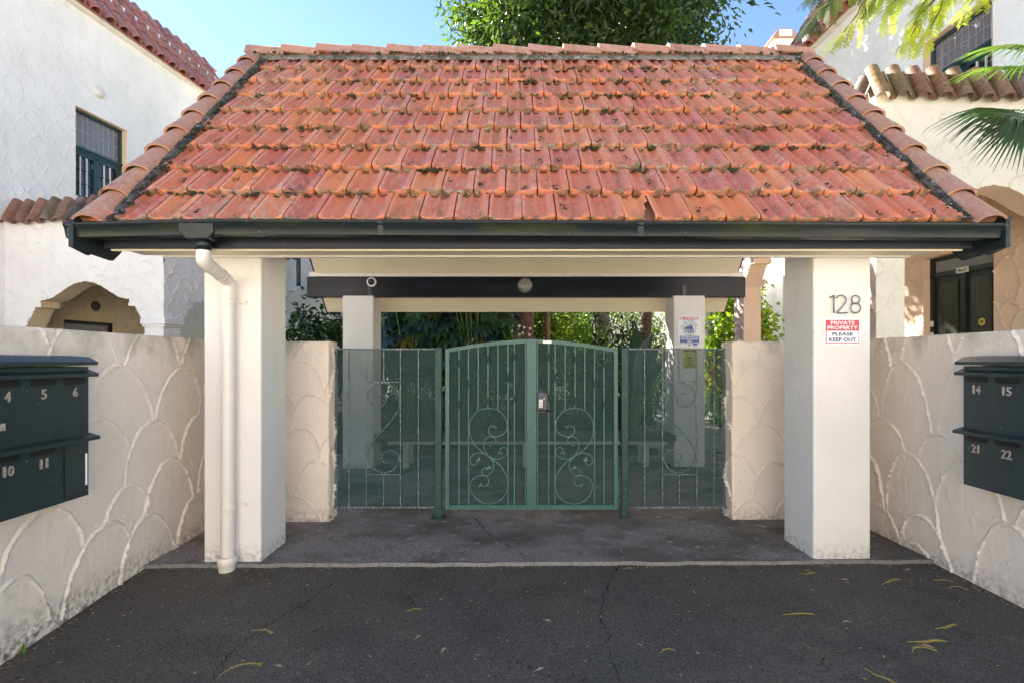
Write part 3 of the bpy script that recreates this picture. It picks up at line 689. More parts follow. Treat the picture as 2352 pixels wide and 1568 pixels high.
# ------------------------------------------------------------------ gate leaves, fence panels, posts
GY = 4.86; GXC = .1546
def gl(side, zx, zy, y=0): return Vector((GXC + side * (zx - 481) * .0010917, GY + y, 1.686 - .0010917 * zy))
def leafy(m, p, rng, s=.028):
    for a in (rng.uniform(0, 6.28), rng.uniform(0, 6.28), rng.uniform(0, 6.28)):
        d = Vector((math.cos(a), 0, math.sin(a))); q = Vector((-d.z, 0, d.x)) * s * .36
        c = p + Vector((0, -.006, 0)); t = c + d * s; h = c + d * s * .5
        m.prism([c, h + q, t, h - q], (0, -.004, 0))
for side, lab in ((1, 'right leaf of the green arched iron gate, with keypad lock'), (-1, 'left leaf of the green arched iron gate, with wide meeting stile')):
    G = thing('gate_leaf', lab, 'gate', gl(side, 850, 1550), 'leaves of the double gate')
    def top(zx): t = (zx - 481) / 739; return 12 + 83 * t ** 1.7
    m = MB(); zs = list(np.linspace(523, 1220, 13))
    for a, b in zip(zs, zs[1:]):
        p = [gl(side, a, top(a), -.02), gl(side, b, top(b), -.02), gl(side, b, top(b) + 33, -.02), gl(side, a, top(a) + 33, -.02)]
        m.prism(p, (0, .04, 0))
    m.build('top_rail', M_gate, G)
    def bar(zx0, zx1, zy0, zy1, nm, y0=-.02, y1=.02, mt=M_gate, bev=.003):
        a = gl(side, zx0, zy0); b = gl(side, zx1, zy1)
        return MB().box(min(a.x, b.x), max(a.x, b.x), GY + y0, GY + y1, b.z, a.z).build(nm, mt, G, bevel=bev)
    bar(1185, 1221, top(1200) + 2, 1470, 'side_rail', -.021, .021)
    bar(525 if side > 0 else 500, 1184, 1428, 1468, 'bottom_rail')
    bar(525, 538, top(530) + 33, 1427, 'inner_rail')
    if side < 0: bar(440, 523, 10, 1470, 'meeting_stile', -.034, -.022)
    for zx, cols_ in ((628, (160, 517)), (683, (342,)), (770, ()), (855, (182, 538)), (938, ()), (1022, (395,)), (1103, (217, 575))):
        zb = 1428 if zx in (628, 683, 1022, 1103) else (600 if zx == 855 else 618)
        a = gl(side, zx, top(zx) + 30); b = gl(side, zx, zb); m = MB().box(a.x - .0062, a.x + .0062, GY - .0062, GY + .0062, b.z, a.z)
        bo = m.build('bar', M_gate, G)
        for c in cols_:
            q = gl(side, zx, c); m = MB()
            m.lathe([(.008, .037), (.012, .034), (.0125, .028), (.009, .024), (.015, .017), (.016, .010), (.010, .005), (.010, -.005), (.016, -.010), (.015, -.017), (.009, -.024), (.0125, -.028), (.012, -.034), (.008, -.037)], q, seg=10)
            m.build('collar', M_post, bo, smooth=True)
    curves = [[(845, 1015), (900, 978), (960, 925), (1003, 850), (1012, 760), (995, 685), (930, 620), (850, 603), (770, 620), (712, 675), (690, 745), (702, 800), (745, 835), (805, 845), (845, 815), (848, 775), (825, 755), (790, 751)],
              [(845, 1015), (878, 970), (890, 920), (878, 870), (850, 848), (812, 846), (790, 868), (795, 895), (812, 908), (835, 905)],
              [(845, 1015), (800, 1035), (745, 1032), (702, 1005), (688, 970), (700, 942), (728, 934), (748, 955), (748, 985)],
              [(845, 1015), (880, 992), (930, 985), (980, 998), (1008, 1035), (1000, 1073), (972, 1090), (948, 1070), (940, 1035)],
              [(845, 1015), (790, 1055), (735, 1110), (695, 1185), (685, 1260), (702, 1330), (755, 1393), (850, 1422), (935, 1393), (990, 1330), (1008, 1265), (985, 1210), (940, 1182), (885, 1178), (852, 1205), (850, 1245), (875, 1268), (915, 1265)],
              [(845, 1015), (815, 1050), (805, 1100), (825, 1150), (870, 1178), (902, 1160), (903, 1130), (880, 1112), (845, 1112)]]
    m = MB(); rng = random.Random(5); m2 = MB()
    for c in curves:
        p = crom([gl(side, x, y, -.004) for x, y in c], 5); m.tube(p, [.0055] * (len(p) - 6) + [.005, .0048, .0045, .004, .0035, .003], 8)
        leafy(m2, p[-1], rng)
    m.box(*sorted((gl(side, 836, 0).x, gl(side, 856, 0).x)), GY - .014, GY + .006, gl(side, 0, 1024).z, gl(side, 0, 1006).z)
    s_ = m.build('scroll', M_scroll, G, smooth=True); m2.build('iron_leaf', M_scroll, s_)
    a = gl(side, 530, 1435); b = gl(side, 1190, 60); m = MB(); zz = list(np.linspace(530, 1190, 12))
    for u, v in zip(zz, zz[1:]):
        m.quad(gl(side, u, 1440, .012), gl(side, v, 1440, .012), gl(side, v, top(v) + 20, .012), gl(side, u, top(u) + 20, .012))
    m.build('screen', M_screen, G)
    if side > 0:
        c = gl(side, 578, 550); L = MB()
        L.prism([gl(side, 533, 460, -.03), gl(side, 585, 460, -.03), gl(side, 617, 478, -.03), gl(side, 617, 618, -.03), gl(side, 585, 640, -.03), gl(side, 533, 640, -.03)], (0, -.022, 0))
        lk = L.build('keypad_lock', M_plast, G, bevel=.003)
        a, b = gl(side, 541, 510), gl(side, 577, 595); MB().box(a.x, b.x, GY - .056, GY - .052, b.z, a.z).build('keypad_plate', M_box, lk)
        for i in range(3):
            for j in range(6):
                q = gl(side, 548 + i * 11, 526 + j * 12); MB().box(q.x - .004, q.x + .004, GY - .060, GY - .0562, q.z - .004, q.z + .004).build('button', M_silver, lk)
        a = gl(side, 548, 617); b = gl(side, 627, 617); MB().tube([a + Vector((0, -.06, 0)), a + Vector((.006, -.075, 0)), b + Vector((0, -.078, 0))], .009, 10).build('handle', M_plast, lk, smooth=True)
        a, b = gl(side, 541, 463), gl(side, 578, 503); MB().box(a.x, b.x, GY - .0565, GY - .0522, b.z, a.z).build('logo_patch', M_navy, lk)
        a, b = gl(side, 583, 508), gl(side, 612, 527); add('logo_mark', fitmesh('P', .010, .014, .0008, .03), M_signw, lk, FRONT((a.x + .006, GY - .0532, a.z - .008)))
        a = gl(side, 455, 1470); MB().tube([(a.x, GY, .08), (a.x, GY, .01)], .005, 8).build('drop_bolt', M_rust, G)
        a, b = gl(side, 578, top(600) + 8), gl(side, 652, top(600) + 32); MB().box(a.x, b.x, GY - .0225, GY - .0205, b.z, a.z).build('paint_patch', M_signw, G)
for side, lab in ((-1, 'wrought iron fence panel with S scroll left of the gate'), (1, 'wrought iron fence panel with S scroll right of the gate')):
    def fp(zx, zy, y=0): return Vector((GXC + side * (1.9792 - .0010467 * zx), GY + y, 1.6157 - .0010467 * zy))
    P = thing('fence_panel', lab, 'fence', fp(560, 1540), 'iron fence panels either side of the gate')
    def rod(a, b, nm, r=.0075):
        m = MB(); m.box(min(a.x, b.x) - r, max(a.x, b.x) + r, GY - r, GY + r, min(a.z, b.z) - r, max(a.z, b.z) + r); return m.build(nm, M_iron, P, bevel=.002)
    rod(fp(100, 32), fp(1025, 32), 'top_rail'); rod(fp(108, 1447), fp(1025, 1447), 'bottom_rail', .009)
    for x, a, b in ((255, 42, 1437), (411, 42, 1437), (717, 42, 1437), (877, 42, 1437), (567, 42, 318), (567, 1162, 1437)): rod(fp(x, a), fp(x, b), 'bar', .0058)
    rod(fp(420, 325), fp(708, 325), 'cross_bar', .0055); rod(fp(420, 1152), fp(708, 1152), 'cross_bar', .0055)
    for zy in (32, 1447): rod(fp(104, zy), fp(104, zy + (40 if zy < 100 else -45)), 'wall_lug', .009)
    s = [(515, 430), (560, 440), (588, 490), (560, 535), (500, 547), (445, 510), (428, 440), (470, 362), (560, 336), (655, 370), (706, 450), (700, 560), (640, 660), (560, 755), (485, 840), (432, 940), (432, 1020), (475, 1095), (560, 1136), (655, 1105), (706, 1010), (680, 952), (615, 935), (560, 968), (550, 1015), (580, 1046), (622, 1050)]
    MB().tube(crom([fp(x, y) for x, y in s], 5), .0065, 8).build('scroll', M_iron, P, smooth=True)
    m = MB(); m.quad(fp(112, 1440, .014), fp(1028, 1440, .014), fp(1028, 36, .014), fp(112, 36, .014)); m.build('screen', M_screen, P)
for side, lab in ((-1, 'dark green square steel post between left fence panel and gate'), (1, 'dark green square steel post between gate and right fence panel')):
    x = GXC + side * (1.9792 - .0010467 * 1058)
    P = thing('gate_post', lab, 'post', (x, GY, 0), 'steel gate posts')
    MB().box(x - .032, x + .032, GY - .032, GY + .032, .012, 1.597).build('post_tube', M_post, P, bevel=.005)
    MB().box(x - .065, x + .065, GY - .06, GY + .06, .004, .014).build('base_plate', M_post, P, bevel=.002)
    for dx in (-.05, .05):
        MB().lathe([(.009, 0), (.009, .012), (.006, .014)], (x + dx, GY - .045, .014), seg=6).build('bolt', M_post, P)
    for z in (1.45, .2): MB().tube([(x - side * .03, GY, z), (x - side * .078, GY, z)], .011, 8).build('hinge', M_post, P)

# ------------------------------------------------------------------ lights, camera, signs and numbers on the gatehouse
t = thing('security_camera', 'white ring dome camera on black beam above left back pillar', 'camera', at(853, 648, 7.14))
c = at(853, 648, 7.149); MB().lathe([(.066, 0), (.066, .02), (.058, .032), (.048, .034)], c, (0, -1, 0), 24).build('ring', M_signw, t, smooth=True)
MB().lathe([(.046, .03), (.046, .04), (.038, .058), (.022, .072), (.004, .078)], c, (0, -1, 0), 24).build('dome', M_plast, t, smooth=True)
t = thing('bulkhead_light', 'round grey glass light in the middle of the black beam', 'light', at(1205, 656, 7.14))
c = at(1205, 656, 7.149); MB().lathe([(.112, 0), (.112, .03), (.100, .04), (.098, .03)], c, (0, -1, 0), 28).build('rim', M_plast, t, smooth=True)
MB().lathe([(.097, .03), (.092, .06), (.070, .085), (.035, .098), (.004, .10)], c, (0, -1, 0), 28).build('diffuser', M_lampd, t, smooth=True)
# 128
def strokes(nm, lab, lines, ox):
    p0 = at(ox, 699, 3.8); m = MB()
    for L in lines: m.tube(crom([(p0.x + x, 3.782, p0.z + z) for x, z in L], 6) if len(L) > 2 else [(p0.x + x, 3.782, p0.z + z) for x, z in L], .0048, 8)
    for L in lines[:1]: m.tube([(p0.x + L[0][0], 3.782, p0.z + L[0][1]), (p0.x + L[0][0], 3.802, p0.z + L[0][1])], .004, 6)
    m.build(nm, M_128, smooth=True, label=lab, cat='house number', group='house number digits')
H2 = .0635
strokes('house_number_digit', 'slim straight numeral one, leftmost of the grey house numerals', [[(-.018, H2 - .012), (.004, H2)], [(.004, H2), (.004, -H2)]], 1910)
strokes('house_number_digit', 'grey metal numeral two in the middle of the house number', [[(-.036, H2 - .016), (-.015, H2), (.012, H2 - .002), (.032, H2 - .022), (.03, .018), (.01, -.014), (-.018, -.044), (-.034, -H2)], [(-.034, -H2), (.042, -H2)]], 1929)
ci = lambda cz, r, a0=0, a1=2 * math.pi: [(r * math.sin(a0 + (a1 - a0) * k / 14), cz + r * math.cos(a0 + (a1 - a0) * k / 14)) for k in range(15)]
strokes('house_number_digit', 'double ring numeral eight at the right end of the house number', [ci(H2 - .030, .030), ci(-H2 + .036, .036)], 1961)
# private property sign
def rect(nm, x0, x1, z0, z1, y, mat, par, th=.002): return MB().box(x0, x1, y - th, y, z0, z1).build(nm, mat, par)
c = at(1935, 761, 3.79); w2, h2 = .1365, .099
t = thing('warning_sign', 'white and red private property sign below number 128', 'sign', (c.x, 3.795, c.z - h2))
rect('sign_board', c.x - w2, c.x + w2, c.z - h2, c.z + h2, 3.799, M_signw, t, .004)
rect('red_border', c.x - .122, c.x + .122, c.z - .085, c.z + .085, 3.7945, M_red, t, .001)
rect('white_field', c.x - .117, c.x + .117, c.z - .080, c.z + .006, 3.793, M_signw, t, .001)
for txt, z, w_, h_, mt in (('PRIVATE', .064, .175, .027, M_signw), ('PROPERTY', .029, .222, .027, M_signw), ('PLEASE', -.017, .152, .026, M_navy), ('KEEP OUT', -.057, .198, .027, M_navy)):
    add('lettering', fitmesh(txt, w_, h_, .0006, .022), mt, t, FRONT((c.x, 3.7912, c.z + z)))
for dx in (-.129, .129):
    for dz in (-.092, .092): MB().lathe([(.003, 0), (.002, .002)], (c.x + dx, 3.7948, c.z + dz), (0, -1, 0), 8).build('screw', M_metal, t)
# neighbourhood sign on right back pillar
k = 7.09 / 2072.3 / 5.808                              # metres per unit of the detail drawing
def nb(zx, zy): return (2650 + zx / 5.808 - 2058) / 2072.3 * 7.09, CAM_H - (1220 + zy / 5.808 - 1440) / 2072.3 * 7.09
x0, z1 = nb(355, 255); x1, z0 = nb(880, 952)
t = thing('neighbourhood_sign', 'white be aware neighbourhood watch sign on the right back pillar', 'sign', ((x0 + x1) / 2, 7.095, z0))
rect('sign_board', x0, x1, z0, z1, 7.099, M_signw, t, .004)
def nrect(nm, a, b, mat, y=7.0945): (xa, za), (xb, zb) = nb(*a), nb(*b); return rect(nm, xa, xb, zb, za, y, mat, t, .001)
nrect('red_band', (390, 275), (832, 338), M_red); nrect('blue_band', (397, 710), (842, 860), M_sblue); nrect('blue_line', (370, 875), (880, 886), M_sblue)
def ntext(txt, cx, cy, w_, h_, mat, par=t): x, z = nb(cx, cy); add('lettering', fitmesh(txt, w_ * k, h_ * k, .0005, .02), mat, par, FRONT((x, 7.0925, z)))
ntext('BE AWARE', 610, 306, 425, 52, M_signw); ntext('NEIGHBOURHOOD', 620, 737, 415, 42, M_signw); ntext('WATCH/SUPPORT', 620, 786, 410, 42, M_signw); ntext('AREA', 620, 835, 130, 40, M_signw)
x, z = nb(617, 558); MB().lathe([(148 * k, 0), (148 * k, .0015)], (x, 7.0945, z), (0, -1, 0), 32).build('ring', M_navy, t); MB().lathe([(139 * k, 0), (139 * k, .001)], (x, 7.0925, z), (0, -1, 0), 32).build('disc', M_ivory, t)
s = 'YOU ARE ENTERING A'
for i, ch in enumerate(s):
    if ch == ' ': continue
    a = R(-84 + 168 * i / (len(s) - 1)); rr = 188 * k
    mt_ = axes((x + rr * math.sin(a), 7.0935, z + rr * math.cos(a)), (math.cos(a), 0, -math.sin(a)), (math.sin(a), 0, math.cos(a)), (0, -1, 0))
    add('lettering', fitmesh(ch, 19 * k if ch != 'I' else 8 * k, 44 * k, .0005, .02), M_sblue, t, mt_)
for px, py, hh in ((518, 500, 115), (566, 475, 165), (620, 455, 205), (670, 462, 185), (710, 548, 85)):
    xa, za = nb(px, py); m = MB(); m.lathe([(hh * .085 * k, 0), (hh * .085 * k, .0012)], (xa, 7.0912, za), (0, -1, 0), 10)
    zb = za - hh * .10 * k; bw = hh * .14 * k; m.box(xa - bw, xa + bw, 7.090, 7.0912, zb - hh * .42 * k, zb)
    for sx in (-.6, .6): m.box(xa + sx * bw - .3 * bw, xa + sx * bw + .3 * bw, 7.090, 7.0912, zb - hh * .92 * k, zb - hh * .44 * k)
    m.build('figure', M_sblue, t)
x, z = nb(620, 920); MB().lathe([(20 * k, 0), (20 * k, .001)], (x, 7.0945, z), (0, -1, 0), 16).build('badge', M_red, t); nrect('badge_bar', (588, 912), (652, 926), M_navy, 7.0932)
nrect('police_block', (697, 884), (800, 912), M_sblue); ntext('POLICE', 745, 927, 100, 26, M_navy)
for a in ((553, 345), (688, 345), (548, 876), (685, 876)): xa, za = nb(*a); MB().lathe([(.007, 0), (.006, .004), (.002, .005)], (xa, 7.0935, za), (0, -1, 0), 8).build('screw', M_rust, t)
x0, z1 = nb(440, 990); x1, z0 = nb(795, 1480)
t = thing('camera_warning_sign', 'yellow camera warning sign behind mesh on the right back pillar', 'sign', ((x0 + x1) / 2, 7.095, z0))
rect('sign_board', x0, x1, z0, z1, 7.099, M_ivory, t, .003); nrect('yellow_field', (463, 1005), (775, 1462), M_yel, 7.0955)
nrect('black_band', (475, 1015), (765, 1075), M_black, 7.0945)
def ytext(txt, cx, cy, w_, h_, mat=M_black): x, z = nb(cx, cy); add('lettering', fitmesh(txt, w_ * k, h_ * k, .0005, .03), mat, t, FRONT((x, 7.093, z)))
ytext('WARNING', 620, 1045, 265, 45, M_yel); ytext('CCTV', 620, 1320, 125, 45); ytext('SURVEILLANCE', 625, 1372, 230, 26); ytext('CAMERAS IN USE', 625, 1414, 260, 28)
(xa, za), (xb, zb), (xc, zc) = nb(515, 1275), nb(725, 1275), nb(618, 1095); m = MB()
for p, q in (((xa, za), (xb, zb)), ((xb, zb), (xc, zc)), ((xc, zc), (xa, za))): m.tube([(p[0], 7.0945, p[1]), (q[0], 7.0945, q[1])], .0032, 6)
xa, za = nb(615, 1215); m.box(xa - .025, xa + .022, 7.0935, 7.0945, za - .007, za + .010); m.box(xa - .008, xa + .004, 7.0935, 7.0945, za - .022, za - .007); m.build('symbol', M_black, t)

# ------------------------------------------------------------------ mailbox banks
def bank(side, X, yfar, dig, lab):
    s = side                                            # +1: hangs on the left wall and faces right
    T = thing('mailbox_bank', lab, 'mailboxes', (X, yfar - .6, .68), 'mailbox banks on the boundary walls')
    xf = X + s * .15; yn = yfar - 1.2
    def bx(nm, xa, xb, ya, yb, z0, z1, mt=M_box, par=T, bev=.004): return MB().box(min(xa, xb), max(xa, xb), ya, yb, z0, z1).build(nm, mt, par, bevel=bev)
    body = bx('body', X + s * .012, xf, yn, yfar, .68, 1.44)
    for z0, z1, ex in ((1.452, 1.485, .035), (1.385, 1.412, .04), (1.012, 1.036, .05)):
        xo = xf + s * ex; p = [(X + s * .012, z1 + (.02 if z0 > 1.44 else .0)), (X + s * .012, z0), (xo, z0 - .004), (xo, z0 + .016), (xf - s * .02, z1 + .012)]
        MB().prism([(x, yn - .03, z) for x, z in p], (0, yfar - yn + .055, 0)).build('rain_ledge', M_box, T, bevel=.002)
    for i, (a, b) in enumerate(dig):
        yc = yfar - .098 - i * .199
        for row, txt in ((0, a), (1, b)):
            if txt is None:
                d = bx('door', xf, xf + s * .003, yc - .072, yc + .072, .705, 1.003); e = xf + s * .004
                for q in ((yc - .073, yc - .070, .705, 1.003), (yc - .072, yc + .072, .703, .706), (yc - .072, yc + .072, 1.0, 1.003)): bx('door_seam', xf + s * .0005, e, q[0], q[1], q[2], q[3], M_black, d, 0)
                MB().tube([(xf + s * .006, yc + .073, .745), (xf + s * .006, yc + .073, .93)], .005, 8).build('hinge', M_signw, d); continue
            z = (1.357 if row == 0 else .986); sl_ = MB(); n = 8; hw, hh = .058, .018
            pts = [(yc + hw + hh * math.cos(q) if abs(q) < math.pi / 2 else yc - hw + hh * math.cos(q), z + hh * math.sin(q)) for q in [(-math.pi / 2 + math.pi * k / n) for k in range(n + 1)]]
            pts = [(yc + hw + hh * math.cos(-math.pi / 2 + math.pi * k / n), z + hh * math.sin(-math.pi / 2 + math.pi * k / n)) for k in range(n + 1)] + [(yc - hw + hh * math.cos(math.pi / 2 + math.pi * k / n), z + hh * math.sin(math.pi / 2 + math.pi * k / n)) for k in range(n + 1)]
            sl_.prism([(xf - s * .004, y, zz) for y, zz in pts], (s * .0055, 0, 0)); sl_.build('slot', M_black, T)
            zt = z - .062
            for ci_, ch in enumerate(txt):
                off = s * (ci_ - (len(txt) - 1) / 2) * .033
                add('number', fitmesh(ch, .029 if ch != '1' else .012, .052, .0035, .012), M_num, T, axes((xf + s * .0045, yc + off, zt), (0, s, 0), (0, 0, 1), (s, 0, 0)))
    return T, xf
T, xf = bank(1, -2.68, 3.075, [('6', None), ('5', '11'), ('4', '10'), ('3', '9'), ('2', '8'), ('1', '7')], 'dark green mailbox bank on the left wall with numbers 4, 5, 6, 10, 11')
MB().box(xf, xf + .008, 2.53, 2.565, 1.13, 1.165).lathe([(.006, 0), (.006, .003)], (xf + .008, 2.548, 1.148), (1, 0, 0), 8).build('lock_plate', M_num, T, bevel=.003)
bank(-1, 3.04, 3.34, [('14', '21'), ('15', '22'), ('16', '23'), ('17', '24'), ('18', '25'), ('19', '26')], 'dark green mailbox bank on the right wall with numbers 14, 15, 21, 22')

# ------------------------------------------------------------------ bench behind the gate
B = thing('bench', 'long slatted timber bench on pale frame behind the gate', 'bench', (.1, 7.35, 0))
for i in range(4): MB().box(-1.93, 2.2, 7.06 + i * .112, 7.16 + i * .112, .43, .462).build('seat_slat', M_timber, B, bevel=.005)
MB().box(-1.93, 2.2, 7.065, 7.10, .375, .428).build('front_board', M_timber, B, bevel=.004)
MB().box(-1.75, 2.1, 7.105, 7.14, .325, .372).build('frame_rail', M_palebar, B, bevel=.003)
for x in (-1.5, .15, 1.8):
    MB().box(x - .04, x + .04, 7.11, 7.17, 0.0, .324).build('leg', M_palebar, B, bevel=.003)
    MB().box(x - .04, x + .04, 7.42, 7.48, 0.0, .428).build('leg', M_palebar, B, bevel=.003)
MB().box(-1.7, 2.05, 7.43, 7.46, .12, .22).build('brace', M_timber, B, bevel=.003)
# ------------------------------------------------------------------ the two flanking houses
ARCH = [(0, 2.88), (.18, 2.85), (.33, 2.79), (.5, 2.69), (.68, 2.59), (.89, 2.545), (.892, 2.435), (1.01, 2.43), (1.13, 2.2), (1.2, 2.08), (1.2, 0)]
_az = np.array([[p[0], p[1]] for p in ARCH])
def arch_open(u, v, cu, scale=1.0):
    du = np.abs(u - cu) / scale; top = np.interp(du, _az[:-1, 0], _az[:-1, 1]); return (du < 1.2) & (v < top)
def barrel_mesh(wd, L, mat):
    m = MB(); prof = []; rb = wd * .33
    for j in range(9): q = math.pi * (1 - j / 8); prof.append((rb * math.cos(q) - wd * .17, rb * math.sin(q) * .95))
    x0 = prof[-1][0]; rp_ = (wd * .5 + .02 - x0) / 2
    for j in range(1, 6): q = math.pi * j / 6; prof.append((x0 + rp_ * (1 - math.cos(q)), -.03 * math.sin(q)))
    n = len(prof); th = .016
    for y, k in ((0, 1.0), (L, .93)):
        for x, z in prof: m.v.append((x * k, y, z * k))
        for x, z in prof: m.v.append((x * k * .96, y, z * k - th))
    for j in range(n - 1):
        m.f += [(j, j + 1, 2 * n + j + 1, 2 * n + j), (n + j, n + j + 1, 3 * n + j + 1, 3 * n + j), (j, j + 1, n + j + 1, n + j), (2 * n + j, 2 * n + j + 1, 3 * n + j + 1, 3 * n + j)]
    m.f += [(0, 2 * n, 3 * n, n), (n - 1, 2 * n - 1, 4 * n - 1, 3 * n - 1)]
    me = m.mesh('barrel_tile', True); me.set_sharp_from_angle(angle=R(45)); me.materials.append(mat); return me
BT = barrel_mesh(.272, .50, M_barrel); ST_ = barrel_mesh(.36, .54, M_skirt)
def house(s, corner, rot, z0, eave, door, win, lab, inner, seed, bmin, bmax, fw, skd, skr, W, sc2, cb2):
    ca, sa = math.cos(R(rot)), math.sin(R(rot)); ax = Vector((s * ca, s * sa, 0)); bx_ = Vector((-sa, ca, 0)); O = Vector((corner[0], corner[1], z0))
    def Mx(a, b, z): return O + ax * a + bx_ * b + Vector((0, 0, z))
    def Ma(a, b, z): return (O.x + ax.x * a + bx_.x * b, O.y + ax.y * a + bx_.y * b, O.z + z)
    Lp, PH = 3.86, 4.0
    H = thing('house', lab, 'house', Mx(W + 2, 3, 0), 'white scalloped houses flanking the gate')
    rd = lambda *q: (q[0] <= 0, )
    # main wall (faces the porch), white above the porch and outside it
    def mhole(u, v): return ((u > win[0]) & (u < win[1]) & (v > win[2]) & (v < win[3])) | ((u > .05) & (u < Lp) & (v < PH - .3))
    scallop_wall('main_wall', lambda u, v, h: Ma(W - h, u, v), bmin, bmax, 0 - z0 - .1, eave, .02, fw, fw * .6, .012, seed, M_white, H, hole=mhole)
    def dhole(u, v): return (u > door[0]) & (u < door[1]) & (v < door[2])
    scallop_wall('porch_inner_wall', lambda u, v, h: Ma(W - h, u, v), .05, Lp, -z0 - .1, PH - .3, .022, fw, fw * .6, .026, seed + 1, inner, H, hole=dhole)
    m = MB()
    for z in (0,): m.box(W + .35, W + 7, bmin, bmax, -z0 - .1, eave + 1.0, fn=lambda a, b, z: Mx(a, b, z))
    m.build('house_body', M_white, H)
    m = MB(); m.box(W + .004, W + .36, bmin - .02, bmin, -z0 - .1, eave, fn=lambda a, b, z: Mx(a, b, z)); m.box(W + .004, W + .36, bmax, bmax + .02, -z0 - .1, eave, fn=lambda a, b, z: Mx(a, b, z)); m.build('wall_return', M_white, H)
    # porch front and side walls with stepped arches
    scallop_wall('porch_front_wall', lambda u, v, h: Ma(u, -h, v), 0, W + .02, -z0 - .1, PH, .018, .36, .21, .024, seed + 2, M_white if s < 0 else M_cream, H, hole=lambda u, v: arch_open(u, v, 1.575))
    scallop_wall('porch_side_wall', lambda u, v, h: Ma(-h, u, v), 0, Lp, -z0 - .1, PH, .018, .36, .21, .024, seed + 3, M_white if s < 0 else M_pink, H, hole=lambda u, v: arch_open(u, v, cb2, sc2))
    def reveal(fn, c, sc_, nm):
        P = [(c - d * sc_, z) for d, z in ARCH[::-1]] + [(c + d * sc_, z) for d, z in ARCH[1:]]; m = MB()
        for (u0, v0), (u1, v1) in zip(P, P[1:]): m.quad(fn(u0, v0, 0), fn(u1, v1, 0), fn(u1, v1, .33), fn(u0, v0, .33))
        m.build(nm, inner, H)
        for cc in (c - 1.38 * sc_ if False else None,): pass
    reveal(lambda u, v, d: Mx(u, d, v), 1.575, 1, 'arch_reveal'); reveal(lambda u, v, d: Mx(d, u, v), cb2, sc2, 'arch_reveal')
    m = MB()
    m.box(.02, W, .34, .35, 2.9, PH, fn=Mx); m.box(.34, .35, .02, Lp, 2.9, PH, fn=Mx); m.box(.02, W, .02, Lp, PH - .32, PH - .28, fn=Mx)
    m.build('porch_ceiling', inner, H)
    m = MB(); m.box(.0, W + .3, .0, Lp, -z0 - .1, -.02, fn=Mx); m.build('porch_floor', M_path, H)
    m = MB(); m.box(.02, .36, Lp - .35, Lp, -z0 - .1, 2.1, fn=Mx); m.box(.02, W, Lp - .02, Lp + .30, 3.2, PH, fn=Mx); m.build('rear_column', M_pink if s > 0 else M_white, H)
    for b0 in (0, Lp - .36):
        m = MB(); m.box(-.06, .42, b0 - .05, b0 + .41, 2.10, 2.20, fn=Mx); m.box(-.035, .40, b0 - .03, b0 + .39, 2.06, 2.10, fn=Mx); m.build('capital', M_white if s < 0 else M_pink, H, bevel=.01)
    m = MB(); m.box(.01, .36, .012, .36, -z0 - .1, 2.06, fn=Mx); m.build('front_column', M_white if s < 0 else M_cream, H, bevel=.01)
    # barrel tile capping on porch parapet
    up = lambda d: (d * .42 + Vector((0, 0, .9))).normalized()
    n = int(W / .272) + 1; r = random.Random(seed)
    for i in range(n):
        o = Mx(.06 + i * .272, -.10, PH - .06); y = up(bx_); x = ax * s; x = x if s > 0 else -ax
        add('barrel_tile', BT, M_barrel, H, axes(o + Vector((0, 0, r.uniform(-.012, .012))), x, y, x.cross(y)))
    for i in range(13):
        o = Mx(-.10, .30 + i * .272, PH - .06); y = up(ax); x = -bx_ if s > 0 else bx_
        add('barrel_tile', BT, M_barrel, H, axes(o, x, y, x.cross(y)))
    m = MB(); m.box(.16, W, .16, .40, PH - .02, PH + .30, fn=Mx); m.box(.16, .40, .4, Lp, PH - .02, PH + .30, fn=Mx); m.build('parapet', M_cream, H)
    # door in the porch
    D = MB().box(W + .16, W + .22, door[0], door[1], -.02, door[2], fn=Mx).build('door', M_door, H)
    dm = (door[0] + door[1]) / 2; fr = MB()
    for b0, b1, z_0, z_1 in ((door[0], door[0] + .07, 0, door[2]), (door[1] - .07, door[1], 0, door[2]), (door[0], door[1], door[2] - .06, door[2]), (door[0], door[1], door[2] - .34, door[2] - .27), (dm - .04, dm + .04, 0, door[2] - .3)): fr.box(W + .12, W + .16, b0, b1, z_0, z_1, fn=Mx)
    fr.build('door_frame', M_door, D)
    for b0, b1 in ((door[0] + .17, dm - .12), (dm + .12, door[1] - .17)):
        MB().box(W + .14, W + .158, b0, b1, .9, door[2] - .45, fn=Mx).build('pane', M_ribglass, D)
        k = int((b1 - b0) / .03)
        for i in range(k): q = b0 + (i + .5) * (b1 - b0) / k; MB().box(W + .132, W + .14, q - .008, q + .008, .9, door[2] - .45, fn=Mx).build('glass_rib', M_ribglass, D)
    MB().box(W + .145, W + .158, door[0] + .09, door[1] - .09, door[2] - .26, door[2] - .07, fn=Mx).build('fanlight', M_lead, D)
    if s > 0:
        p = Mx(W + .13, dm - .06, 1.05); MB().lathe([(.012, 0), (.012, .03), (.032, .04), (.034, .06), (.02, .07)], p, -ax, 14).build('knob', M_num, D, smooth=True)
        MB().box(W + .115, W + .13, dm - .09, dm - .03, .55, .85, fn=Mx).build('lock_plate', M_metal, D)
        p = Mx(W + .125, dm - .33, 1.24); MB().lathe([(.06, 0), (.06, .006)], p, -ax, 20).build('sticker', M_yel, D)
        add('sticker_mark', fitmesh('!!', .05, .05, .0005, .05), M_black, D, axes(p - ax * .0075, -bx_, (0, 0, 1), -ax))
        for zz, hh in ((1.22, .10), (.98, .14)): MB().box(W + .10, W + .12, door[1] - .075, door[1] - .015, zz, zz + hh, fn=Mx).build('doorbell', M_ivory, D)
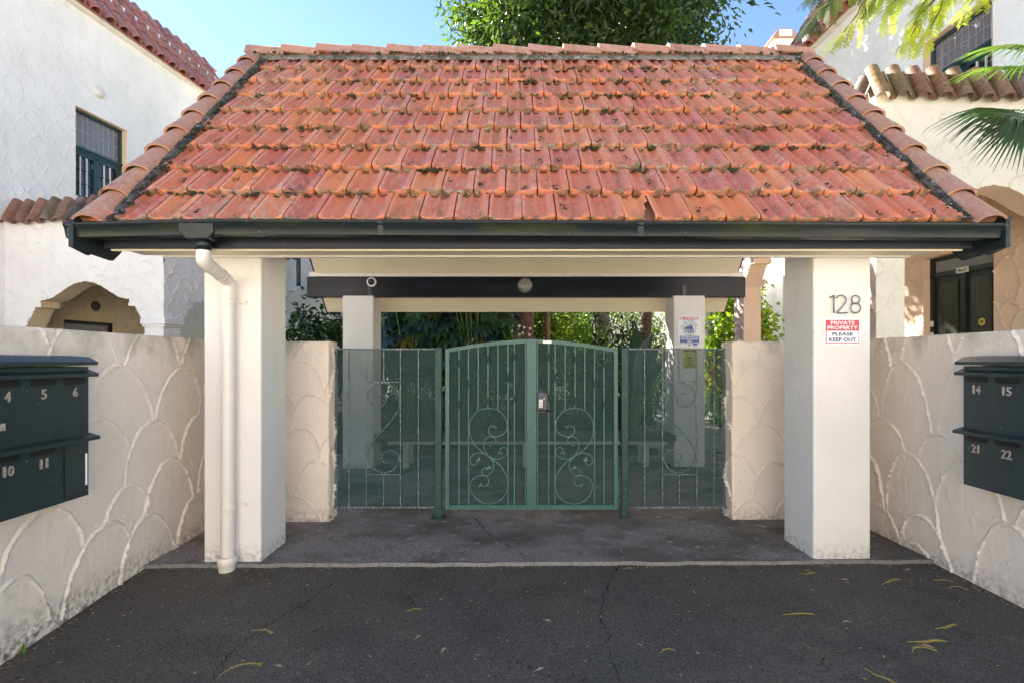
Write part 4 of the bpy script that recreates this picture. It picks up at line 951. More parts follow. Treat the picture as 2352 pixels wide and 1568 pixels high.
        pl = MB().box(W + .10, W + .115, dm - .11, dm + .11, door[2] - .345, door[2] - .255, fn=Mx).build('door_number_plate', M_ivory, D)
        add('lettering', fitmesh('24to27', .19, .055, .0008, .02), M_black, D, axes(Mx(W + .0985, dm, door[2] - .30), -bx_, (0, 0, 1), -ax))
    for q in ((door[0], 0), (door[1], 1)):
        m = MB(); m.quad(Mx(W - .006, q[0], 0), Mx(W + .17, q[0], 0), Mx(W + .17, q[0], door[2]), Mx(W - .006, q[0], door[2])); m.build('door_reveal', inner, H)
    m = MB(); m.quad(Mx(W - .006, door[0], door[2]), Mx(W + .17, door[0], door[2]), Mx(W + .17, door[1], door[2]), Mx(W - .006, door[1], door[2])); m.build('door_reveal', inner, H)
    # porch light
    p = Mx(W, (door[0] + door[1]) / 2 + .05, door[2] + .33)
    lp = MB(); lp.lathe([(.13, 0), (.13, .02), (.11, .035)], p, -ax, 20); lo = lp.build('porch_light', inner, H, smooth=True)
    MB().lathe([(.105, .03), (.10, .06), (.07, .09), (.01, .10)], p, -ax, 20).build('light_cover', M_lampd2, lo, smooth=True)
    # upper window: leaded transom over multi-pane casements
    b0, b1, w0, w1, wt = win; dp_ = .16
    Wn = MB().box(W + dp_ + .04, W + dp_ + .06, b0, b1, w0, w1, fn=Mx).build('window', M_glass, H)
    for (ba, za, bb, zb) in ((b0, w0, b0, w1), (b1, w0, b1, w1), (b0, w1, b1, w1), (b0, w0, b1, w0)):
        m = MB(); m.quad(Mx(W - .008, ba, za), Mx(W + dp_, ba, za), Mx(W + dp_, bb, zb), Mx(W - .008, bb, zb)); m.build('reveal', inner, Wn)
    fr = MB()
    for q in ((b0, b0 + .06, w0, w1), (b1 - .06, b1, w0, w1), (b0, b1, w1 - .06, w1), (b0, b1, wt - .07, wt + .03)): fr.box(W + dp_ - .03, W + dp_ + .04, *q, fn=Mx)
    fr.build('frame', M_frame, Wn)
    m = MB(); m.box(W + dp_ - .06, W + dp_ - .03, b0, b1, wt - .02, wt + .03, fn=Mx); m.build('transom_bar', M_frame, Wn, bevel=.006)
    MB().box(W + dp_ + .02, W + dp_ + .035, b0 + .06, b1 - .06, wt + .03, w1 - .06, fn=Mx).build('leaded_pane', M_lead, Wn)
    m = MB(); cb = (b0 + b1) / 2; zz0, zz1 = wt + .03, w1 - .06
    for i in range(1, 9): q = b0 + .06 + i * (b1 - b0 - .12) / 9; m.box(W + dp_ + .010, W + dp_ + .02, q - .006, q + .006, zz0, zz1, fn=Mx)
    for i in range(1, 4): q = zz0 + (.13, .5, .87)[i - 1] * (zz1 - zz0); m.box(W + dp_ + .010, W + dp_ + .02, b0 + .06, b1 - .06, q - .006, q + .006, fn=Mx)
    zc = (zz0 + zz1) / 2
    for g in (.09, .055):
        for (pa, pb) in (((cb - g, zc + g), (cb + g, zc + g)), ((cb - g, zc + g), (cb - g, zc - g * .5)), ((cb + g, zc + g), (cb + g, zc - g * .5)), ((cb - g, zc - g * .5), (cb, zc - g * 1.6)), ((cb + g, zc - g * .5), (cb, zc - g * 1.6))):
            m.tube([Mx(W + dp_ + .012, pa[0], pa[1]), Mx(W + dp_ + .012, pb[0], pb[1])], .006, 5)
    m.build('leading', M_came, Wn)
    sa_ = MB()
    for k in range(2):
        c0 = b0 + .06 + k * (b1 - b0 - .12) / 2; c1 = c0 + (b1 - b0 - .12) / 2
        for q in ((c0, c0 + .055, w0, wt - .07), (c1 - .055, c1, w0, wt - .07), (c0, c1, wt - .15, wt - .07), (c0, c1, w0, w0 + .08)): sa_.box(W + dp_ - .01, W + dp_ + .035, *q, fn=Mx)
    sa_.build('casement', M_frame, Wn)
    for k in range(2):
        c0 = b0 + .115 + k * (b1 - b0 - .12) / 2; c1 = c0 + (b1 - b0 - .12) / 2 - .11
        for i in range(1, 3): q = c0 + (c1 - c0) * i / 3; MB().box(W + dp_ + .0, W + dp_ + .03, q - .010, q + .010, w0 + .08, wt - .15, fn=Mx).build('glazing_bar', M_wwhite, Wn)
        for i in range(1, 3): q = w0 + .08 + (wt - .23 - w0) * i / 3; MB().box(W + dp_ + .002, W + dp_ + .03, c0, c1, q - .011, q + .011, fn=Mx).build('glazing_bar', M_frame, Wn)
    if s < 0:
        p = Mx(W, (b0 + b1) / 2 - .1, w1 + .52); lo = MB().lathe([(.125, 0), (.13, .02), (.12, .03)], p, -ax, 20).build('wall_light', M_lamp, H, smooth=True)
        MB().lathe([(.115, .03), (.11, .05), (.08, .08), (.02, .10)], p, -ax, 20).build('light_cover', M_lamp, lo, smooth=True)
        MB().box(W + dp_ + .034, W + dp_ + .039, b0 + .55, b0 + .70, wt - .33, wt - .22, fn=Mx).build('sticker', M_signw, Wn)
    # tiled skirt roof above the eave
    m = MB(); m.box(W - .10, W + .36, bmin, bmax, eave - .02, eave + .05, fn=Mx); m.build('eave_board', M_cream, H)
    slope = (ax * skd + Vector((0, 0, skr))).normalized(); SLn = math.hypot(skd, skr)
    m = MB(); P0 = Mx(W - .16, bmin, eave + .05); P1 = P0 + slope * SLn; nn = slope.cross(bx_); LL = bx_ * (bmax - bmin)
    m.prism([P0, P1 + Vector((0, 0, .08)), P1 + ax * .3 + Vector((0, 0, .08)), P0 + ax * .3], LL); roof_ = m.build('skirt_roof', M_skirt, H)
    x = bx_ if (bx_.cross(slope)).dot(-ax) > 0 else -bx_; rows = int(SLn / .47 + .5); r = random.Random(seed + 4); tot = 0
    cols_ = int((bmax - .0) / .34)
    for j in range(rows):
        for i in range(cols_):
            b = bmax - .15 - i * .34
            if b < -.6: continue
            o = Mx(W - .16, b, eave + .05) + slope * (j * .47) - ax * (.05 + .0 * j)
            yy = (slope - ax * -.05).normalized(); yy = (slope + Vector((0, 0, .0)) + ax * .05).normalized()
            add('skirt_tile', ST_, M_skirt, roof_, axes(o + Vector((0, 0, r.uniform(-.01, .01))), x, yy, x.cross(yy)))
    k = 0; b = bmin if bmin > -.8 else -.8
    RCm = halfcap(.15, .13, .46, .02)
    while b < bmax:
        o = P1 - LL * 0 + bx_ * (b - bmin) + ax * .05; add('ridge_cap', RCm, M_cap, roof_, axes(o, ax, bx_, Vector((0, 0, 1)))); b += .42
    return Mx
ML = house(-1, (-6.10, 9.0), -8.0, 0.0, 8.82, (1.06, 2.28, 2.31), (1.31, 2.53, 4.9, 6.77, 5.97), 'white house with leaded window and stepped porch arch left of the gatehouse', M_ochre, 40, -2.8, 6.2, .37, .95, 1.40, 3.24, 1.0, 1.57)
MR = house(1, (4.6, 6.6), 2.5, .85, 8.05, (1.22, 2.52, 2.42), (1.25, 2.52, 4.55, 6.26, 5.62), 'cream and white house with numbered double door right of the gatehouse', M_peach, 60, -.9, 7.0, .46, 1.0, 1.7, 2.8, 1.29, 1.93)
# rear wing, back building, chimney
T = thing('house_wing', 'cream scalloped rear wing with dark window behind the left pillars', 'house', (-6, 16, 0))
def whole(u, v): return (u > -7.05) & (u < -6.3) & (v > 3.65) & (v < 5.0)
scallop_wall('wing_wall', lambda u, v, h: (u, 15.2 - h, v), -9.6, -4.9, -.1, 6.5, .03, .36, .22, .014, 77, M_cream, T, hole=whole)
MB().box(-9.6, -4.92, 15.4, 20, -.1, 6.5).build('wing_body', M_cream, T)
Wn = MB().box(-7.05, -6.3, 15.36, 15.39, 3.65, 5.0).build('window', M_glass, T)
fr = MB()
for q in ((-7.05, -6.97, 3.65, 5.0), (-6.38, -6.3, 3.65, 5.0), (-7.05, -6.3, 4.92, 5.0), (-7.05, -6.3, 3.65, 3.75)): fr.box(q[0], q[1], 15.28, 15.36, q[2], q[3])
fr.build('frame', M_frame, Wn)
for q in (-6.79, -6.57): MB().box(q - .015, q + .015, 15.3, 15.36, 3.75, 4.92).build('glazing_bar', M_frame, Wn)
T = thing('rear_house', 'pale house at the back of the garden seen under the roof', 'house', (2.2, 21, 0))
def rhole(u, v): return ((u > 1.2) & (u < 2.1) & (v > 1.6) & (v < 3.0))
scallop_wall('rear_wall', lambda u, v, h: (u, 20 - h, v), -4.8, 7.2, -.1, 6.2, .05, .4, .25, .014, 90, M_cream, T, hole=rhole)
MB().box(-4.8, 7.2, 20.25, 24, -.1, 6.2).build('rear_body', M_white, T)
Wn = MB().box(1.2, 2.1, 20.12, 20.2, 1.6, 3.0).build('window', M_glass, T)
for q in np.linspace(1.65, 2.95, 7): MB().box(1.2, 2.1, 20.06, 20.11, q - .03, q + .03).build('louvre', M_came, Wn)
t = MB(); c = at(1792, 100, 19); T = thing('chimney', 'pale brick chimney with clay pot coping beyond the ridge', 'chimney', (c.x, 19, 6))
MB().box(c.x - .40, c.x + .32, 18.7, 19.5, 5, c.z + .02).build('stack', M_cream, T)
MB().prism([(c.x - .50, 18.6, c.z + .0), (c.x - .28, 18.6, c.z + .30), (c.x + .22, 18.6, c.z + .30), (c.x + .42, 18.6, c.z + .0)], (0, 1.0, 0)).build('coping', M_cap, T)
MB().box(c.x - .26, c.x + .2, 18.585, 18.598, c.z + .03, c.z + .26).build('vent_panel', M_white, T)
# double french doors at the back right of the path
T = thing('garden_door', 'tall dark green glazed door in the pale wall behind the right fence panel', 'door', (5.3, 14.0, 0))
p = at(1655, 800, 14); MB().box(p.x - .25, p.x + .42, 14.0, 14.05, 0, 2.9).build('door_leaf', M_frame, T)
for i in range(2):
    for j in range(4): MB().box(p.x - .17 + i * .28, p.x + .05 + i * .28, 13.985, 13.998, .75 + j * .5, 1.2 + j * .5).build('pane', M_lead, T)
scallop_wall('door_wall', lambda u, v, h: (u, 14.15 - h, v), p.x - .9, p.x + 2.4, -.1, 4.2, .04, .4, .25, .014, 95, M_white, T)
# ------------------------------------------------------------------ trees and plants
def limb_tree(base, limbs, mat, name, parent):
    m = MB()
    for path, r0, r1 in limbs:
        P = crom(path, 6); k = len(P); m.tube(P, [r0 + (r1 - r0) * i / (k - 1) for i in range(k)], 10)
    return m.build(name, mat, parent, smooth=True)
def clumped(centre, rad, n, clumps, cs, seed):
    r = np.random.RandomState(seed); d = r.normal(size=(clumps, 3)); d /= np.linalg.norm(d, axis=1, keepdims=True)
    q = np.array(centre) + d * np.array(rad) * (r.uniform(.35, 1.0, (clumps, 1)) ** .6)
    k = r.randint(0, clumps, n); o = r.normal(size=(n, 3)) * cs * r.uniform(.6, 1.2, (clumps, 1))[k]
    return q[k] + o, q, o
GREEN = [(.045, .085, .018), (.03, .06, .014), (.06, .105, .02), (.075, .12, .02), (.035, .07, .025)]
# big tree behind the gatehouse
T = thing('broadleaf_tree', 'big dense green tree rising behind the tiled ridge', 'tree', (2.4, 14.5, 0))
tc_ = (1.95, 14.4, 11.8)
limbs = [([(2.4, 14.5, -.1), (2.45, 14.5, 2), (2.3, 14.5, 4.5), (2.4, 14.5, 7)], .26, .2)]
rr = random.Random(4)
for i in range(13):
    a = i * 2.4; e = Vector((tc_[0] + 3.6 * math.cos(a) * rr.uniform(.5, 1), tc_[1] + 3 * math.sin(a) * rr.uniform(.5, 1), tc_[2] + rr.uniform(-2.2, 3)))
    b = Vector((2.4, 14.5, rr.uniform(5.5, 8))); limbs.append(([b, b.lerp(e, .5) + Vector((0, 0, -.3)), e], .11, .02))
    for _ in range(4): e2 = e + Vector((rr.uniform(-1.4, 1.4), rr.uniform(-1.4, 1.4), rr.uniform(-.6, 1.4))); s_ = b.lerp(e, rr.uniform(.5, .9)); limbs.append(([s_, s_.lerp(e2, .5), e2], .035, .008))
limb_tree(None, limbs, M_barkg, 'trunk', T)
P, q, o = clumped(tc_, (3.95, 3.4, 4.6), 66000, 460, .34, 3)
low = P[:, 2] > 7.6; P = P[low]; o = o[low]; n = len(P)
keep = ~((P[:, 0] < -1.2) & (P[:, 2] > 10.6 + (P[:, 0] + 2.6) * 1.2)); P = P[keep]; o = o[keep]; n = len(P)
D = o / .4 + rdir(n) * .8 + np.array([0, 0, -.35]); Nn = rdir(n) + np.array([0, 0, .8])
V, F, C = leafcloud(P, D, Nn, RNG.uniform(.14, .25, n), RNG.uniform(.06, .10, n), rcol(n, GREEN))
add('crown', npmesh('crown', V, F, False, C), M_leaf, T)
# feathery tree overhanging from the right
def bipinnate(V, F, C, base, d, nrm, L, col, r):
    d = Vector(d).normalized(); nrm = Vector(nrm); s = d.cross(nrm).normalized(); nrm = s.cross(d)
    for k in range(7):
        t = (k + 1.2) / 8; p = Vector(base) + d * L * t - nrm * (L * .28 * t * t)
        for sg in (-1, 1):
            pl = L * .42 * (1 - abs(t - .5) * .7) * r.uniform(.85, 1.1); pd = (s * sg * .85 + d * .6 - nrm * .22).normalized(); ps = pd.cross(nrm).normalized()
            for j in range(9):
                tt = (j + 1) / 9.5; c = p + pd * pl * tt - nrm * pl * .18 * tt * tt; w_ = pl * .30 * (1 - abs(tt - .5) * .8)
                for s2 in (-1, 1):
                    tip = c + (ps * s2 + pd * .45).normalized() * w_; h_ = pd * pl * .055; n0 = len(V)
                    V += [tuple(c - h_), tuple(tip), tuple(c + h_)]; F.append((n0, n0 + 1, n0 + 2)); cc = [x * r.uniform(.8, 1.2) for x in col]; C += [cc] * 3
T = thing('feathery_tree', 'feathery yellow green branches hanging into the top right corner', 'tree', (6.9, 4.2, 0))
tips = []; limbs = [([(6.9, 4.2, -.1), (6.8, 4.25, 2.5), (6.6, 4.4, 4.6), (6.2, 4.9, 6.4)], .16, .11)]
def hang(dx, dy, Y): return at(dx, dy, Y)
boughs = [((1880, 25), (2010, -70), 6.3, (.075, .105, .02)), ((1975, 45), (2060, -60), 6.1, (0.255, 0.330, .015)), ((1935, 75), (2010, -20), 6.0, (.18, .21, .02)), ((2035, 20), (2110, -50), 6.1, (0.290, 0.356, .015)), ((2105, 30), (2170, -60), 6.0, (0.315, 0.383, .015)), ((2135, 65), (2190, -30), 5.9, (0.328, 0.383, .015)), ((2160, 15), (2230, -60), 6.2, (0.290, 0.356, .015)), ((2225, 10), (2280, -50), 6.0, (0.315, 0.370, .015)), ((1840, 12), (1920, -80), 6.6, (.05, .075, .03)), ((1865, 45), (1925, -40), 6.6, (.045, .07, .03)), ((2090, 85), (2125, 20), 5.9, (0.328, 0.370, .015))]
V, F, C = [], [], []; r = random.Random(6)
for (a, b, Y, col) in boughs:
    p1 = hang(*a, Y); p0 = hang(*b, Y + .1); root = Vector((6.2, 4.9, 6.4)) if b[0] > 2000 else Vector((5.0, 5.6, 6.9))
    limbs.append(([root, root.lerp(p0, .5) + Vector((0, 0, .25)), p0, p0.lerp(p1, .6), p1], .022, .004))
    for k in range(9):
        t = r.uniform(.0, 1.0); p = p0.lerp(p1, t); d = (p1 - p0).normalized() * .6 + Vector((r.uniform(-.9, .6), r.uniform(-.5, .5), r.uniform(-.9, .25)))
        bipinnate(V, F, C, p, d, Vector((r.uniform(-.4, .4), r.uniform(-.8, -.1), 1)), r.uniform(.20, .30), col, r)
limbs.append(([(6.2, 4.9, 6.4), (5.6, 5.3, 6.9), (5.0, 5.6, 6.9)], .07, .04))
for k in range(120):                                     # the canopy above the view
    p = Vector((r.uniform(3.6, 9.0), r.uniform(3.0, 8.0), r.uniform(7.0, 9.3))); 
    if k % 6 == 0: limbs.append(([(6.2, 4.9, 6.4), Vector((6.2, 4.9, 6.4)).lerp(p, .5) + Vector((0, 0, .3)), p], .04, .008))
    if p.z - CAM_H < p.y * .72: continue
    bipinnate(V, F, C, p, (r.uniform(-1, 1), r.uniform(-1, 1), r.uniform(-.6, .3)), (r.uniform(-.4, .4), r.uniform(-.4, .4), 1), r.uniform(.28, .4), (.09, .12, .015), r)
limb_tree(None, limbs, M_twig, 'trunk', T); add('crown', npmesh('crown', V, F, False, C), M_leaf, T)
# fan palm on the right edge
def fan(base, hub, out, nrm, n, L, col, V, F, C, r, spread=155, droop=.35, wd=.032):
    out = Vector(out).normalized(); nrm = Vector(nrm); s = out.cross(nrm).normalized(); nrm = s.cross(out)
    for i in range(n):
        a = R(-spread + 2 * spread * i / (n - 1)); d = out * math.cos(a) + s * math.sin(a); l = L * (1 - .28 * abs(a) / math.pi) * r.uniform(.9, 1.08); cr = d.cross(nrm).normalized()
        pts = []; K = 6
        for k in range(K + 1):
            t = k / K; p = Vector(hub) + d * l * t + nrm * (.05 * l * math.sin(t * 3)) - Vector((0, 0, 1)) * (droop * l * max(0, t - .45) ** 1.6); pts.append(p)
        n0 = len(V); cc = [x * r.uniform(.75, 1.25) for x in col]
        for k, p in enumerate(pts):
            t = k / K; w_ = wd * L * (min(1, .25 + t * 2.2)) * (1 - max(0, (t - .45) / .55)) + .001; V += [tuple(p - cr * w_ + nrm * w_ * .5), tuple(p), tuple(p + cr * w_ + nrm * w_ * .5)]; C += [cc] * 3
        for k in range(K):
            for j in range(2): q = n0 + k * 3 + j; F.append((q, q + 1, q + 4, q + 3))
T = thing('fan_palm', 'fan palm with long split leaves at the right edge', 'palm', (5.35, 5.0, 0))
MB().tube([(5.35, 5.0, -.05), (5.33, 5.0, 1.5), (5.36, 5.0, 3.0), (5.35, 5.0, 3.9)], [.13, .11, .11, .14], 12).build('trunk', M_bark, T, smooth=True)
r = random.Random(9); V, F, C = [], [], []; st = MB(); hb = Vector((5.35, 5.0, 3.85))
for (hx, hy, hY, ox, oz, L, col, spr, nn_) in ((2352, 165, 5.0, -1, .02, .64, (.16, .28, .03), 62, (-.15, -.5, 1)), (2390, 125, 4.9, -.95, .06, .74, (.16, .28, .03), 55, (-.2, -.6, 1)), (2352, 262, 4.8, -1, -.22, .78, (.045, .075, .025), 40, (-.4, -.75, .8)), (2358, 278, 4.9, -.75, -.55, .52, (.045, .075, .025), 62, (-.3, -1, .35)), (2345, 255, 5.15, -1, -.05, .60, (.045, .08, .03), 40, (-.3, -.5, 1)), (2480, 150, 5.2, .6, .5, .8, (.07, .13, .03), 120, (.2, -.6, 1)), (2500, 280, 4.7, .7, -.3, .8, (.07, .13, .03), 120, (.2, -.6, 1))):  # upper fronds given brighter leaf colour for the sunlight on them
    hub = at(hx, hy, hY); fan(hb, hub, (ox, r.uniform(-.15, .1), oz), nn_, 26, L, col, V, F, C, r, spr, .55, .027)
    st.tube(crom([hb, hb.lerp(hub, .5) + Vector((0, 0, .1)), hub], 4), .012, 6)
st.build('leaf_stalk', M_stem, T, smooth=True); add('crown', npmesh('crown', V, F, True, C), M_gloss, T)
# palmate shrub (dark, glossy) behind the gate
def palmate(V, F, C, p, d, nrm, s, col, r):
    d = Vector(d).normalized(); nrm = Vector(nrm); sd_ = d.cross(nrm).normalized(); nrm = sd_.cross(d); p = Vector(p)
    for i in range(8):
        a = R(-140 + 280 * i / 7); dd = d * math.cos(a) + sd_ * math.sin(a); l = s * (1 - .38 * abs(a) / 2.45); cr = dd.cross(nrm).normalized(); n0 = len(V)
        pr = [(0, .02), (.3, .10), (.58, .155), (.82, .09), (1.0, .0)]; cc = [x * r.uniform(.8, 1.2) for x in col]
        for t, w_ in pr:
            c = p + dd * l * t - nrm * (.22 * l * t * t)
            V += [tuple(c - cr * w_ * s + nrm * w_ * s * .25), tuple(c), tuple(c + cr * w_ * s + nrm * w_ * s * .25)]; C += [cc] * 3
        for k in range(4):
            for j in range(2): q = n0 + k * 3 + j; F.append((q, q + 1, q + 4, q + 3))
def palmate_shrub(c, rad, n, lab, seed):
    T = thing('palmate_shrub', lab, 'shrub', (c[0], c[1], 0), 'palmate shrubs behind the gate'); r = random.Random(seed); V, F, C = [], [], []; st = MB()
    for k in range(n):
        a = r.uniform(0, 6.28); e = r.uniform(-.5, 1); x = c[0] + rad[0] * math.cos(a) * r.uniform(.3, 1); y = c[1] + rad[1] * math.sin(a) * r.uniform(.3, 1); z = c[2] + rad[2] * e
        o = Vector((x - c[0], y - c[1] - .5, .0)); d = (o.normalized() * .8 + Vector((r.uniform(-.3, .3), -.3, -.75)))
        nrm = o.normalized() * .6 + Vector((0, -.5, .8)); col = r.choice([(.03, .075, .04), (.035, .085, .03), (.05, .10, .028), (.03, .07, .055)])
        if r.random() < .06: col = (.16, .14, .02)
        palmate(V, F, C, (x, y, z), d, nrm, r.uniform(.21, .33), col, r)
        if k % 3 == 0: st.tube(crom([(c[0] + r.uniform(-.2, .2), c[1] + r.uniform(-.1, .1), 0), (c[0] + (x - c[0]) * .5, c[1] + (y - c[1]) * .5, z * .6), (x, y, z)], 4), .012, 6)
    st.build('stem', M_stem, T, smooth=True); add('foliage', npmesh('foliage', V, F, True, C), M_gloss, T)
palmate_shrub((-1.75, 8.95, 1.75), (.75, .5, 1.0), 120, 'dark palmate shrub behind the left half of the gate', 1)
palmate_shrub((-.70, 9.0, 1.85), (.70, .45, 1.95), 200, 'dark palmate shrub with seed heads beside the brown trunk', 2)  # hidden top drawn up to shade the right back pillar
m = MB(); sd0 = Vector((-.02, 8.72, 1.75)); rr = random.Random(2); T2 = thing('seed_head', 'pale branching seed head among the palmate leaves', 'seed head', sd0)
for k in range(9):
    e = sd0 + Vector((rr.uniform(-.05, .28), rr.uniform(-.08, .08), rr.uniform(.15, .36))); m.tube([sd0, sd0.lerp(e, .6) + Vector((0, 0, -.02)), e], .005, 5)
    MB().lathe([(.004, -.024), (.02, -.014), (.024, 0), (.02, .014), (.004, .024)], e, (0, 0, 1), 8).build('seed_ball', M_palebar, T2, smooth=True)
m.build('stalk', M_stem, T2)
# leafy shrubs of several kinds
def shrub(nm, lab, c, rad, n, cl, cs, L, W, pal, seed, mat=M_leaf, stems=7, grp='garden shrubs'):
    T = thing(nm, lab, 'shrub', (c[0], c[1], 0), grp); P, q, o = clumped(c, rad, n, cl, cs, seed); k_ = P[:, 2] > .02; P = P[k_]; o = o[k_]; n = len(P)
    D = o / cs * .5 + rdir(n) * .7 + np.array([0, -.1, -.3]); Nn = rdir(n) * .8 + np.array([0, -.3, .8])
    V, F, C = leafcloud(P, D, Nn, RNG.uniform(.75, 1.25, n) * L, RNG.uniform(.8, 1.2, n) * W, rcol(n, pal, .25)); r = random.Random(seed); st = MB()
    for k in range(stems):
        e = Vector(q[r.randrange(len(q))]); b = Vector((c[0] + r.uniform(-.2, .2), c[1] + r.uniform(-.15, .15), -.02)); st.tube(crom([b, b.lerp(e, .5) + Vector((r.uniform(-.1, .1), 0, .1)), e], 5), .014, 6)
    st.build('stem', M_twig, T, smooth=True); add('foliage', npmesh('foliage', V, F, False, C), mat, T)
DK = [(.03, .065, .02), (.022, .05, .018), (.04, .08, .022), (.05, .10, .03)]
LM = [(.16, .24, .02), (.11, .19, .02), (.20, .27, .03), (.08, .15, .02)]
shrub('camellia_shrub', 'glossy dark shrub between the left pillars', (-3.75, 9.6, 1.5), (.75, .5, 1.0), 1500, 60, .14, .13, .075, DK, 5, M_gloss)
shrub('leafy_shrub', 'bright sunlit shrub behind the slim trunk', (.95, 12.4, 1.9), (1.1, .8, 1.5), 6000, 90, .2, .10, .06, LM, 6)
shrub('leafy_shrub', 'bright lime shrub between right back pillar and pink column', (5.0, 11.6, 2.0), (.62, .6, 1.25), 2600, 60, .2, .14, .10, LM, 7)
shrub('leafy_shrub', 'dark green shrub filling the garden behind the palmate leaves', (-1.6, 12.2, 1.7), (2.6, .9, 1.7), 9000, 150, .24, .12, .06, [(.04, .08, .02), (.07, .12, .02), (.12, .18, .02), (.03, .06, .02)], 8)
shrub('leafy_shrub', 'green shrub below the grey trunk', (2.6, 13.0, .8), (1.2, .6, .8), 4000, 90, .22, .11, .06, [(.05, .10, .02), (.10, .17, .02), (.14, .22, .02)], 9)
shrub('yellow_shrub', 'yellow flowering shrub behind the right fence panel', (4.55, 11.0, 1.2), (.42, .4, .5), 1500, 40, .12, .09, .07, [(.36, .36, .03), (.24, .30, .03), (.42, .40, .05)], 10)
shrub('hedge_shrub', 'tall dark shrub in front of the rear wing', (-3.9, 13.0, 1.6), (.9, .7, 1.5), 3500, 60, .22, .11, .06, DK, 11)
shrub('shade_shrub', 'tall dark shrub added for shade behind the palmate shrubs', (-1.3, 10.5, 3.0), (1.4, .6, 1.5), 4500, 80, .24, .15, .08, DK, 14)  # added to keep the sun off the right back pillar
shrub('leafy_shrub', 'dappled shrub in front of the pale rear house', (3.3, 16.5, 2.0), (1.9, .7, 2.0), 6500, 110, .26, .12, .06, [(.05, .10, .02), (.10, .17, .02), (.14, .22, .02), (.03, .06, .02)], 15)
shrub('leafy_shrub', 'leafy dark shrub left of the right back pillar', (2.2, 10.6, 1.0), (.8, .5, 1.3), 2600, 50, .2, .12, .05, DK, 16)
# trunks
def trunk(nm, lab, path, r0, r1, mat, cat='tree', fronds=None):
    T = thing(nm, lab, cat, path[0]); P = crom(path, 8); k = len(P); rr = random.Random(len(lab))
    MB().tube(P, [(r0 + (r1 - r0) * i / (k - 1)) * rr.uniform(.93, 1.07) for i in range(k)], 14).build('trunk', mat, T, smooth=True); return T, P[-1]
def strap_crown(T, top, n, L, w_, col, seed, mat=M_gloss, up=.4):
    r = random.Random(seed); V, F, C = [], [], []
    for i in range(n):
        a = r.uniform(0, 6.28); d = Vector((math.cos(a), math.sin(a), 0)); e = r.uniform(-.2, 1.3); l = L * r.uniform(.75, 1.1); s_ = Vector((-d.y, d.x, 0)); n0 = len(V); cc = [x * r.uniform(.7, 1.3) for x in col]
        for k in range(7):
            t = k / 6; p = Vector(top) + d * l * t * math.cos(e * (1 - t * .5)) + Vector((0, 0, 1)) * (l * (math.sin(e) * t - .55 * t * t)); q = w_ * (.4 + 1.6 * t if t < .4 else (1 - t) / .6) + .001
            V += [tuple(p - s_ * q), tuple(p + s_ * q)]; C += [cc] * 2
        for k in range(6): q = n0 + 2 * k; F.append((q, q + 1, q + 3, q + 2))
    add('crown', npmesh('crown', V, F, True, C), mat, T)
T, tp = trunk('palm_tree', 'thick brown fibrous trunk behind the gate centre', [(.15, 9.85, -.05), (.17, 9.85, 1.6), (.15, 9.85, 3.2), (.16, 9.85, 4.4)], .20, .18, M_bark, 'palm'); strap_crown(T, (tp[0], tp[1], tp[2] + .3), 190, 1.9, .085, (.05, .09, .02), 3)  # unseen crown thickened to shade the right porch columns
T, tp = trunk('cordyline_tree', 'brown leaning trunk behind the paddle leaves', [(3.05, 12, -.05), (3.0, 12, 1.4), (3.08, 12, 3.0), (3.2, 12, 4.4)], .14, .11, M_bark); strap_crown(T, tp, 60, 1.1, .04, (.06, .10, .02), 4)
T, tp = trunk('slim_tree', 'slim yellowish trunk beside the brown trunk', [(.68, 11, -.05), (.70, 11, 1.8), (.66, 11, 3.2), (.72, 11, 4.2)], .055, .045, pm('tan_bark', (.22, .15, .08), .9, [(9, .4, .7, (.12, .08, .05))], [(20, .01, .6)])); strap_crown(T, tp, 30, .9, .04, (.09, .14, .02), 5)
T, tp = trunk('oleander_stem', 'thin stem with narrow dark leaves beside the grey trunk', [(1.72, 11, -.05), (1.7, 11, 1.2), (1.72, 11, 2.0), (1.70, 11, 2.35)], .016, .010, M_twig, 'shrub')
for z_ in (1.5, 1.9, 2.35): strap_crown(T, (1.71, 11, z_), 22, .50, .018, (.045, .09, .025), int(z_ * 10))
T, tp = trunk('oleander_stem', 'thin stem with narrow leaves above the paddle leaves', [(2.25, 9.9, -.05), (2.27, 9.9, 1.2), (2.25, 9.9, 2.1)], .014, .010, M_twig, 'shrub')
for z_ in (1.7, 2.1): strap_crown(T, (2.25, 9.9, z_), 22, .42, .014, (.05, .10, .03), int(z_ * 10) + 3)
# low sunlit fan palm
T = thing('low_palm', 'low fan palm with bright sunlit leaves in the middle of the garden', 'palm', (1.45, 11.4, 0)); r = random.Random(13); V, F, C = [], [], []; st = MB()
for k in range(12):
    a = r.uniform(0, 6.28); hub = Vector((1.45 + .55 * math.cos(a), 11.4 + .4 * math.sin(a), r.uniform(1.1, 1.8))); fan(None, hub, (math.cos(a), math.sin(a), .3), (0, -.3, 1), 22, .5, (.14, .22, .02), V, F, C, r, 95, .4, .03); st.tube(crom([(1.45, 11.4, .3), (1.45 + .3 * math.cos(a), 11.4 + .2 * math.sin(a), 1.1), hub], 4), .012, 6)
st.build('leaf_stalk', M_stem, T); add('crown', npmesh('crown', V, F, True, C), M_leaf, T)
